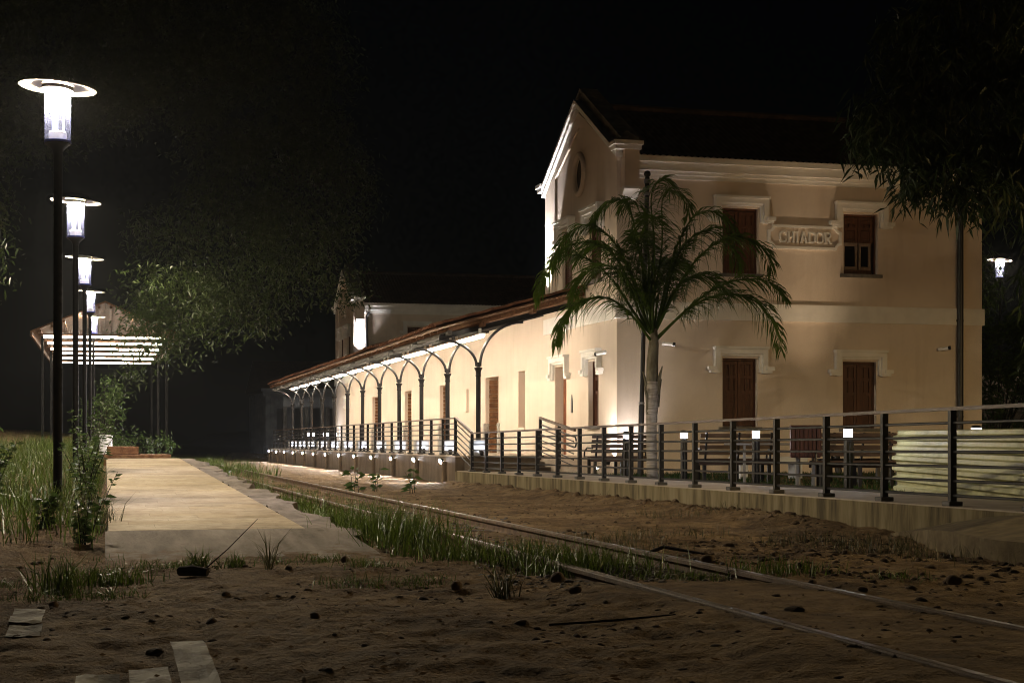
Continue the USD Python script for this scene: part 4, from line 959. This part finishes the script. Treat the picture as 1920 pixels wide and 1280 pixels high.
g6 = rand_in(3200, 1.0, 5.0, 46, 75, lambda x, y: sm(.4, .55, nz(x, y, .4, 71)), 6)
lift(obj('far_grass', blades(g6, R.uniform(.15, .5, len(g6)), .016, .5), GRASS, label='grass over the track beyond the old platform', cat='grass', kind='stuff'))

def tuft(label, x, y, n, h, spread, mat=GRASS, lean=.6, w=.009, seed=0, group=None, name='grass_tuft'):
    g = np.random.default_rng(seed + 100)
    p = np.column_stack([g.normal(0, spread, n), g.normal(0, spread, n), np.zeros(n)])
    z0 = float(gh(np.array([x]), np.array([y]))[0])
    vf = blades(p, h * g.uniform(.4, 1.1, n), w, lean, g)
    path = free('/World', name)
    m = usdkit.mesh(stage, path, vf, mat)
    UsdGeom.Xformable(m).AddTranslateOp().Set((x, y, z0 - .01))
    lift(path, .6, seed)
    tag(path, label, 'grass tuft', group)
TF = [('big bright green grass tuft just right of the concrete apron', 2.78, 14.5, 420, .42, .24, GRASS), ('tall green grass clump at the track side of the apron', 2.85, 15.9, 380, .46, .26, GRASS),
      ('small green tuft between the apron and the track', 2.95, 12.9, 240, .22, .17, GRASS), ('broad green clump growing over the near rail', 3.42, 12.2, 520, .32, .26, GRASS),
      ('dense green clump beside the rubble heap', 3.72, 11.55, 460, .25, .22, GRASS), ('tangled dark green clump at the edge of the rubble', 3.35, 11.4, 260, .20, .2, GRASS),
      ('lone thin dark sprig before the middle of the apron', 1.22, 12.2, 26, .36, .02, DRYG), ('wiry dry sprig alone on the foreground dirt', 2.5, 9.9, 60, .30, .03, DRYG),
      ('spiky green tuft in the dirt near the lamp foot', -.30, 10.9, 130, .34, .07, GRASS), ('low green mat before the left platform corner', .02, 11.6, 330, .14, .17, GRASS),
      ('small tuft at the left front of the apron', .72, 12.9, 60, .2, .05, GRASS), ('short tuft right of the lone sprig', 1.0, 12.6, 70, .15, .06, GRASS),
      ('large arching grass clump by the far rail', 2.75, 36.5, 60, .8, .12, GRASS), ('arching bright grass clump beyond the platform margin', 3.05, 33.0, 50, .7, .1, GRASS),
      ('green tuft beside the far rail on the right', 4.75, 10.7, 220, .16, .2, GRASS), ('yellowish tuft hugging the left edge of the old platform', -.12, 17.0, 150, .5, .13, DRYG)]
for i, (l_, x, y, n, h, s, mt_) in enumerate(TF): tuft(l_, x, y, n, h, s, mt_, seed=i)

def weed(label, x, y, h, n, ln, wd, spread=.12, mat=WEED, seed=0, z=None, stems=4):
    g = np.random.default_rng(seed + 500)
    z0 = float(gh(np.array([x]), np.array([y]))[0]) if z is None else z
    t = thing('leafy_weed', label, 'weed', (x, y, z0 - .02))
    S, C_, D_ = [], [], []
    for k in range(stems):
        a = g.uniform(0, 6.28); b = g.uniform(.1, .45)
        q = np.linspace(0, 1, 7)
        hk = h * g.uniform(.65, 1.05)
        P_ = np.stack([g.normal(0, spread * .4) + np.cos(a) * b * hk * q ** 1.6, g.normal(0, spread * .4) + np.sin(a) * b * hk * q ** 1.6, hk * q], 1)
        S.append(tube(P_, np.linspace(.008, .003, 7), 4))
        m = n // stems
        u = g.uniform(.15, 1, m)
        i0 = np.clip((u * 6).astype(int), 0, 5); fr_ = u * 6 - i0
        c = P_[i0] * (1 - fr_)[:, None] + P_[i0 + 1] * fr_[:, None]
        an = g.uniform(0, 6.28, m)
        C_.append(c); D_.append(np.stack([np.cos(an), np.sin(an), g.uniform(-.1, .7, m)], 1))
    obj('stem', cat(S), BARK, t)
    C_, D_ = np.vstack(C_), np.vstack(D_)
    obj('leaves', leaves(C_, D_, ln * g.uniform(.6, 1.2, len(C_)), wd, .25, g), mat, t, kind='stuff')
WD = [('bushy leafy weed right behind the nearest lamp pole', -.25, 19.3, 1.0, 260, .10, .035, 7), ('tall thin weed leaning over the platform edge', -.05, 17.8, .75, 150, .09, .03, 6),
      ('dark leafy weed at the near left platform corner', -.15, 15.0, .45, 150, .10, .04, 6), ('tall wispy weed left of the platform', -.3, 23.5, 1.25, 260, .09, .03, 7),
      ('wispy weed before the white drum', -.2, 28.0, 1.2, 220, .10, .03, 6), ('bushy weed on the bank left of the lamp pole', -1.3, 19.5, .85, 260, .11, .04, 7),
      ('leafy weed at the left edge of the picture', -2.2, 20.5, .8, 220, .12, .04, 7), ('drooping broad leaved sprig standing in the dirt by the rail', 4.75, 31.0, .55, 26, .22, .09, 3),
      ('thin sprig with dark leaves before the platform piers', 5.3, 31.5, .5, 22, .2, .08, 2), ('dark sprig leaning right before the platform piers', 5.95, 31.0, .5, 26, .2, .08, 3),
      ('trailing leafy weed at the foot of the nearest lamp', -.55, 16.2, .35, 140, .10, .045, 6)]
for i, a in enumerate(WD): weed(*a[:7], seed=i, stems=a[7])

# ------------------------------------------------------------------ trees
def crown_points(blobs, n, g):
    out = []
    w_ = np.array([b[3] * b[4] * b[5] for b in blobs]) ** .8; w_ /= w_.sum()
    for (x, y, z, a, b, c), k in zip(blobs, (w_ * n).astype(int) + 1):
        d = g.normal(size=(k, 3)); d /= np.linalg.norm(d, axis=1, keepdims=True)
        r = g.uniform(.25, 1, k) ** .45
        out.append(np.array([x, y, z]) + d * r[:, None] * np.array([a, b, c]))
    p = np.vstack(out)
    keep = meshkit.fbm(p * .9, 3, 17) > .44
    return p[keep]
def tree(name, label, base, blobs, nclump, per, ln, wd, mat, seed, r0=.3, limbs=9, droop=.5, spread=.28):
    g = np.random.default_rng(seed)
    t = thing(name, label, 'tree', base)
    bl = [(x - base[0], y - base[1], z - base[2], a, b, c) for x, y, z, a, b, c in blobs]
    cen = np.array([b[:3] for b in bl])
    h0 = max(1.2, float(cen[:, 2].min()) * .6)
    fork = np.array([0, 0, h0])
    obj('trunk', tube([(0, 0, -.3), (.05, .02, h0 * .5), tuple(fork)], [r0 * 1.25, r0, r0 * .85], 12), BARK, t, smooth=50)
    for c in cen[:limbs]:
        q = np.linspace(0, 1, 8)[:, None]
        ctrl = fork + (c - fork) * np.array([.35, .35, .75])
        P_ = (1 - q) ** 2 * fork + 2 * q * (1 - q) * ctrl + q ** 2 * c
        P_ += g.normal(0, .08, P_.shape) * np.sin(q * math.pi)
        obj('limb', tube(P_, np.linspace(r0 * .6, r0 * .10, 8), 8), BARK, t, smooth=50)
    p = crown_points(bl, nclump, g)
    # twigs towards the clumps
    tw = []
    for q in p[g.choice(len(p), min(220, len(p)), replace=False)]:
        k = np.argmin(np.linalg.norm(cen - q, axis=1)); s = cen[k] + (q - cen[k]) * .25
        tw.append(tube([tuple(s), tuple((s + q) / 2 + g.normal(0, .06, 3)), tuple(q)], [.015, .010, .004], 4))
    obj('twigs', cat(tw), BARK, t, kind='stuff')
    c = np.repeat(p, per, 0)
    d = g.normal(size=c.shape); d[:, 2] = d[:, 2] * .6 - .25
    c = c + g.normal(0, spread * .3, c.shape)
    obj('crown', leaves(c, d, ln * g.uniform(.65, 1.25, len(c)), wd * g.uniform(.7, 1.2, len(c)), droop, g), mat, t, kind='stuff')
    return t
tree('shade_tree', 'huge dark tree spreading over the left of the track', (-9.5, 56, .8),
     [(-3, 47, 13, 5, 5, 4), (1, 47, 14, 4.5, 4, 4), (4.2, 46, 11.5, 3, 3, 3.6), (5.5, 46, 8.3, 2.2, 2.4, 2.4), (6.3, 45, 6.0, 1.25, 1.2, 1.15), (3.0, 45, 6.6, 2.4, 2.2, 1.9), (2.2, 49, 5.3, 1.4, 1.3, 1.2),
      (1.5, 49.5, 4.3, .9, .9, .8), (3.1, 47, 4.55, .75, .8, .7), (2.2, 49, 3.8, .6, .5, .45), (-4.5, 44, 7.5, 2.2, 2.4, 2.4), (-3.6, 40, 5.6, 1.4, 1.5, 1.3), (4.4, 46, 4.9, 1.1, 1.0, .9), (0.75, 50, 3.2, .4, .4, .45), (1.0, 49.5, 5.6, .8, .9, .9), (1.4, 50, 5.0, .8, .9, .7), (.75, 49.5, 4.2, .42, .6, .6), (1.2, 50, 3.9, .6, .7, .45), (1.9, 50, 4.4, .6, .6, .5)],
     11000, 12, .17, .055, LEAF, 11, .22, 2, .35, .8)
tree('mango_tree', 'dark mango tree whose branches hang into the upper right corner', (16.4, 22.5, .2),
     [(15.2, 23, 8.3, 2.0, 1.8, 1.5), (13.6, 23.5, 7.6, 1.3, 1.2, 1.1), (14.9, 23, 6.2, 1.6, 1.5, .9), (12.75, 23.5, 6.0, .8, .8, .6), (13.3, 23.3, 5.35, .7, .7, .5), (14.2, 23, 5.1, .8, .8, .42), (15.4, 23, 4.9, .8, .9, .8),
      (15.5, 23.5, 3.5, .5, .6, .8), (15.7, 23.5, 2.1, .4, .5, .5), (16.5, 23, 6.5, 1.8, 1.6, 2), (12.15, 23.3, 6.35, .42, .4, .3)],
     1900, 26, .22, .055, MANGO, 12, .18, 3, .7, .5)
tree('street_tree', 'leafy tree in front of the lone lamp beyond the station', (30.5, 52, 2.4),
     [(29, 52, 9.6, 2.4, 2, 2), (27.5, 51.5, 6.4, 1.6, 1.5, 1.6), (31, 52.5, 7, 1.5, 1.5, 1.6), (28.2, 51, 4.2, 1.0, 1, 1.0)], 900, 10, .26, .07, LEAF, 13, .2, 4, .4, .8)
tree('bank_tree', 'dim tree with bare twigs behind the lamp poles at the far left', (-7.6, 38, .8),
     [(-6.4, 37, 6.9, 1.6, 1.5, 1.2), (-5.0, 36, 5.2, 1.0, 1, .7), (-5.6, 36, 3.0, 1.3, 1.2, .9), (-6.6, 37, 9.5, 1.8, 1.6, 1.6)], 520, 9, .22, .06, LEAF, 14, .2, 4, .4, .7)
def bush(label, x, y, blobs, n, per, ln, wd, seed):
    g = np.random.default_rng(seed)
    z0 = float(gh(np.array([x]), np.array([y]))[0])
    t = thing('bush', label, 'bush', (x, y, z0))
    p = crown_points(blobs, n, g)
    obj('stems', cat([tube([(g.normal(0, .12), g.normal(0, .12), -.1), tuple(q * .5), tuple(q)], [.02, .012, .005], 4) for q in p[::max(1, len(p) // 26)]]), BARK, t, kind='stuff')
    c = np.repeat(p, per, 0) + g.normal(0, .1, (len(p) * per, 3))
    d = g.normal(size=c.shape); d[:, 2] += .5
    obj('foliage', leaves(c, d, ln * g.uniform(.6, 1.3, len(c)), wd, .3, g), WEED, t, kind='stuff')
bush('rounded green bush beyond the far end of the old platform', 1.1, 56, [(0, 0, .7, 1.3, 1.2, .8), (.9, 0, .4, .9, .9, .55), (-.9, 0, 1.0, .8, .8, .8)], 420, 9, .2, .05, 21)
bush('taller loose bush behind the white drum', -.3, 60, [(0, 0, 1.0, 1.0, 1, 1.2), (.4, 0, 2.0, .6, .6, .7)], 260, 9, .2, .05, 22)
bush('low spreading bush on the bank left of the lamps', -2.6, 30, [(0, 0, .5, 1.1, 1.0, .55), (-1.2, 0, .4, .8, .8, .5)], 260, 9, .18, .05, 23)
bush('shadowy bush at the left edge behind the grass', -5.2, 33, [(0, 0, .7, 1.0, 1.0, .8), (-1.2, 0, 1.1, 1, 1, 1)], 260, 9, .2, .05, 24)

bush('dark bush beyond the right corner of the station', 25.6, 41.5, [(0, 0, 1.2, 1.6, 1.3, 1.5), (1.6, .5, 1.5, 1.5, 1.3, 1.8), (.6, .5, 3.0, 1.2, 1, 1.1), (2.4, 1.0, 3.4, 1.3, 1, 1.4)], 620, 11, .26, .07, 25)
# feather palm
pm = thing('feather_palm', 'feather palm with drooping fronds on the lawn before the station corner', 'palm tree', (10.55, 29.6, .2))
zt = np.linspace(0, 1, 26)
rad = .105 + .02 * np.exp(-zt * 8) + .006 * np.sin(zt * 26 * 2.4) + .018 * sm(.55, .75, zt)
obj('trunk', tube([(-.0 - .03 * math.sin(z * 3), 0, -.1 + z * 2.1) for z in zt], rad, 16), PALMB, pm, smooth=50)
obj('crownshaft', tube([(-.02, 0, 2.0), (-.01, 0, 2.4), (.02, 0, 2.75), (.02, 0, 3.05)], [.12, .115, .10, .07], 14), SHAFT, pm, smooth=50)
for a, z in ((2.9, 2.0), (.2, 1.85), (3.4, 1.7), (5.6, 2.1), (1.0, 2.25)):
    c_, s_ = math.cos(a), math.sin(a)
    obj('leaf_base', tube([(.10 * c_, .10 * s_, z - .35), (.14 * c_, .14 * s_, z), (.20 * c_, .20 * s_, z + .2)], [.05, .035, .012], 6), SHAFT, pm)
def frond(ctrl, n=64, lmax=.55, seed=0):
    g = np.random.default_rng(seed)
    P_ = np.array(ctrl, float)
    # smooth curve through the control points
    from scipy.interpolate import CubicSpline
    s = np.r_[0, np.cumsum(np.linalg.norm(np.diff(P_, axis=0), axis=1))]; s /= s[-1]
    cs_ = CubicSpline(s, P_)
    q = np.linspace(0, 1, 22)
    curve = cs_(q)
    st_ = tube(curve, np.linspace(.032, .005, 22), 6)
    u = np.linspace(.22, .995, n)
    base = cs_(u); tan = cs_(u, 1); tan /= np.linalg.norm(tan, axis=1, keepdims=True)
    side = np.cross(tan, [0, 0, 1.0]); side /= np.linalg.norm(side, axis=1, keepdims=True) + 1e-9
    L_ = lmax * (np.sin(np.clip((u - .1) / .9, 0, 1) * math.pi) ** .55 * .85 + .18)
    V, F = [], []
    o = 0
    for sg_ in (-1, 1):
        for k in range(n):
            for rep_ in range(1):
                l_ = L_[k] * g.uniform(.8, 1.1)
                d = side[k] * sg_ * g.uniform(.65, 1.0) + tan[k] * g.uniform(.25, .6) + np.array([0, 0, g.uniform(-.45, .6)])
                d /= np.linalg.norm(d)
                wd = np.cross(d, tan[k]); wd /= np.linalg.norm(wd) + 1e-9
                pts = []
                for t_ in (0, .35, .7, 1):
                    pts.append(base[k] + d * l_ * t_ * (1 - .18 * t_) + np.array([0, 0, -.50 * l_ * t_ ** 2]))
                for t_, w2 in ((0, .006), (1, .0125), (2, .0105)):
                    V += [pts[t_] - wd * w2, pts[t_] + wd * w2]
                V.append(pts[3])
                F += [(o, o + 1, o + 3), (o, o + 3, o + 2), (o + 2, o + 3, o + 5), (o + 2, o + 5, o + 4), (o + 4, o + 5, o + 6)]
                o += 7
    return st_, (np.array(V), np.array(F))
# fronds given by a compass of bearings: (x, y offsets, z) along each rib from the crown
FR = [[(0, 0, 2.75), (-.55, -.15, 3.35), (-1.1, -.25, 3.62), (-1.7, -.3, 3.45), (-2.05, -.3, 2.9), (-2.1, -.3, 2.65)],
      [(0, 0, 2.75), (.65, .1, 3.35), (1.4, .2, 3.75), (2.2, .25, 3.72), (2.7, .25, 3.2), (2.86, .25, 2.65)],
      [(0, 0, 2.9), (-.35, .1, 3.9), (-.75, .15, 4.75), (-1.25, .2, 5.1), (-1.75, .2, 4.85), (-2.0, .2, 4.2)],
      [(0, 0, 2.9), (.12, .1, 4.0), (.25, .15, 5.1), (.42, .2, 5.85), (.62, .2, 5.8), (.75, .2, 5.3)],
      [(0, 0, 2.9), (.5, -.1, 3.9), (1.05, -.15, 4.6), (1.65, -.2, 4.9), (2.2, -.2, 4.75), (2.45, -.2, 4.15)],
      [(0, 0, 2.9), (-.15, .5, 3.9), (-.4, 1.1, 4.7), (-.7, 1.7, 4.9), (-.95, 2.1, 4.5)],
      [(0, 0, 2.9), (.3, .5, 3.8), (.7, 1.1, 4.5), (1.1, 1.7, 4.6), (1.35, 2.1, 4.1)],
      [(0, 0, 2.9), (-.45, -.2, 3.75), (-.95, -.4, 4.2), (-1.5, -.6, 4.1), (-1.85, -.7, 3.6)],
      [(0, 0, 2.9), (.45, .2, 3.7), (.95, .3, 4.15), (1.45, .4, 4.1), (1.75, .5, 3.7)],
      [(0, 0, 2.9), (-.05, -.2, 4.0), (-.1, -.35, 4.9), (-.25, -.6, 5.2), (-.45, -.8, 4.9)],
      [(0, 0, 2.9), (-.6, .15, 3.75), (-1.15, .25, 4.35), (-1.7, .3, 4.5), (-2.15, .3, 4.1), (-2.3, .3, 3.6)],
      [(0, 0, 2.9), (.3, -.05, 4.1), (.62, -.1, 5.0), (1.0, -.15, 5.4), (1.4, -.2, 5.3), (1.65, -.2, 4.8)],
      [(0, 0, 2.9), (-.18, .05, 4.1), (-.36, .1, 5.1), (-.62, .15, 5.6), (-.95, .15, 5.5), (-1.15, .15, 5.0)],
      [(0, 0, 2.9), (-.1, .3, 3.95), (.0, .7, 4.8), (.1, 1.1, 5.1), (.2, 1.5, 4.8)],
      [(0, 0, 2.9), (.05, .2, 4.1), (.12, .35, 5.2), (.22, .5, 6.0), (.42, .6, 6.15), (.6, .65, 5.75)],
      [(0, 0, 2.9), (-.12, -.1, 4.2), (-.3, -.2, 5.2), (-.55, -.3, 5.55), (-.8, -.35, 5.3)],
      [(0, 0, 2.9), (.4, .15, 4.0), (.85, .3, 4.85), (1.35, .4, 5.1), (1.8, .45, 4.85), (2.05, .45, 4.3)],
      [(0, 0, 2.9), (-.45, .2, 4.0), (-.95, .35, 4.7), (-1.5, .45, 4.75), (-1.95, .5, 4.35)], [(0, 0, 2.8), (.7, -.3, 3.5), (1.4, -.5, 3.95), (2.1, -.6, 4.0), (2.6, -.65, 3.6)]]
for i, c in enumerate(FR):
    a, b = frond(c, 104, .74, i)
    f_ = obj('frond', a, PALML, pm, smooth=50)
    obj('leaflets', b, PALML, f_, kind='stuff')
pm2 = thing('rear_palm', 'black palm fronds showing beside the gable over the veranda roof', 'palm tree', (12.2, 47.5, 4.9))
del pm2
stage.RemovePrim('/World/rear_palm')

# ------------------------------------------------------------------ stones, clods, sticks
def stone(g, s, sub=1):
    m = trimesh.creation.icosphere(sub, 1.0); v = m.vertices
    v = v * (1 + .55 * (meshkit.noise(v * 1.6 + g.uniform(0, 50, 3), int(g.integers(99))) - .5))[:, None]
    v = v * np.array([1, g.uniform(.6, 1), g.uniform(.45, .8)]) * s
    a = g.uniform(0, 6.28); c_, s_ = math.cos(a), math.sin(a)
    return v @ np.array([[c_, -s_, 0], [s_, c_, 0], [0, 0, 1]]).T, np.array(m.faces)
gs = np.random.default_rng(77)
protos_ = [stone(gs, 1.0) for _ in range(12)]
small_ = [stone(gs, 1.0, 0) for _ in range(12)]
def scatter(p, sizes):
    V, F, o = [], [], 0
    for q, s in zip(p, sizes):
        v, f = (protos_ if s > .02 else small_)[int(gs.integers(12))]
        V.append(v * s + q); F.append(f + o); o += len(v)
    return np.vstack(V), np.vstack(F)
def open_dirt(x, y): return np.where((x > -.1) & (x < 2.45) & (y > 13.1), 0, 1) * np.where((x > 8.2), 0, 1)
p = rand_in(15000, -3.0, 8.2, 5.6, 34, lambda x, y: np.clip(1.25 - y / 26, .12, 1) * (.12 + sm(.46, .64, nz(x, y, .8, 81))) * open_dirt(x, y), 7)
obj('pebbles', scatter(p, gs.gamma(1.6, .0055, len(p)) + .004), PEB, label='small pebbles and crumbs strewn over the dirt', cat='pebbles', kind='stuff')
p = rand_in(1300, -3.0, 8.2, 6.0, 30, lambda x, y: np.clip(1.2 - y / 30, .1, 1) * (.1 + sm(.5, .66, nz(x, y, .6, 83))) * open_dirt(x, y), 17)
p[:, 2] += .018
dl = gs.normal(size=p.shape); dl[:, 2] = np.abs(dl[:, 2]) * .25
obj('leaf_litter', leaves(p, dl, gs.uniform(.015, .055, len(p)), .014, .1, gs), LITTER, label='dry leaves and straw littering the dirt', cat='leaf litter', kind='stuff')
p = rand_in(420, 3.45, 4.35, 10.7, 12.6, lambda x, y: np.exp(-((x - 3.9) / .3) ** 2 - ((y - 11.6) / .55) ** 2), 8)
p[:, 2] += .06 * np.exp(-((p[:, 0] - 3.9) / .28) ** 2 - ((p[:, 1] - 11.6) / .5) ** 2)
obj('rubble_heap', scatter(p, gs.uniform(.02, .055, len(p))), BALL, label='heap of broken grey stones between the two rails', cat='rubble', kind='stuff')
p = rand_in(1900, 2.7, 5.0, 10.2, 24, lambda x, y: sm(.42, .58, nz(x, y, 1.2, 95)) * np.where(abs(x - 3.36) < .06, 0, 1) * np.where(abs(x - 4.42) < .06, 0, 1), 12)
obj('ballast', scatter(p, gs.uniform(.012, .04, len(p))), BALL, label='grey ballast stones around the sleepers', cat='ballast', kind='stuff')
p = rand_in(1100, 5.0, 8.2, 9.0, 15.0, lambda x, y: sm(.4, .6, nz(x, y, 1.3, 91)), 9)
obj('gravel', scatter(p, np.abs(gs.normal(0, .02, len(p))) + .01), PEB, label='coarse gravel and clods on the dirt at the right', cat='gravel', kind='stuff')
p = rand_in(420, 7.7, 8.35, 16.5, 36, None, 10)
obj('wall_debris', scatter(p, np.abs(gs.normal(0, .03, len(p))) + .012), CLOD, label='dark earth clods along the foot of the walkway wall', cat='debris', kind='stuff')
for i, (x, y, s) in enumerate([(1.14, 8.83, .032), (5.67, 9.74, .055), (1.9, 12.8, .04), (1.35, 12.0, .035), (4.6, 9.0, .035), (2.9, 9.6, .04), (5.1, 9.3, .04), (-.3, 9.8, .03), (2.3, 10.4, .045), (6.2, 11.0, .05), (3.1, 10.7, .05), (4.9, 12.4, .05)]):
    v, f = protos_[i]
    path = free('/World', 'dirt_clod')
    m = usdkit.mesh(stage, path, (v * s * 1.2, f), CLOD, smooth=60)
    UsdGeom.Xformable(m).AddTranslateOp().Set((x, y, float(gh(np.array([x]), np.array([y]))[0]) + s * .4))
    tag(path, 'dark fist sized dirt clod lying on the foreground dirt', 'dirt clod', 'dirt clods on the foreground dirt')
def stick(label, pts, r, cat_='stick'):
    P_ = np.array([(x, y, float(gh(np.array([x]), np.array([y]))[0]) + z) for x, y, z in pts])
    c = P_.mean(0); path = free('/World', cat_)
    m = usdkit.mesh(stage, path, tube(P_ - c, r, 7), STICK, smooth=50)
    UsdGeom.Xformable(m).AddTranslateOp().Set(tuple(float(v) for v in c))
    tag(path, label, cat_)
stick('short dark rotten log on the dirt before the apron', [(.53, 11.75, .05), (.62, 11.65, .045), (.72, 11.6, .03)], [.035, .042, .03], 'log')
stick('thin bare stalk leaning up across the apron edge', [(.75, 12.6, 0), (.95, 12.75, .14), (1.2, 12.9, .36)], [.006, .005, .002], 'stalk')
stick('long dark stick lying in the dirt below the rails', [(2.3, 8.1, .02), (2.7, 8.15, .02), (3.0, 8.05, .02)], [.006, .007, .004], 'stick')
stick('dark broken branch beside the far rail', [(4.55, 13.1, .02), (4.7, 12.9, .09), (4.95, 12.6, .04)], [.014, .018, .008], 'branch')

# ------------------------------------------------------------------ damp night air that halos the lamps
hz = usdkit.material(stage, L('night_air'), {'v': ('principled_volume', {'color': (0.86, 0.9, 0.95), 'density': 0.00014, 'anisotropy': 0.55})}, surface=None, volume='v.volume')
obj('haze', box(-300, 300, -80, 520, -3.0, 24.0), hz, kind='stuff')
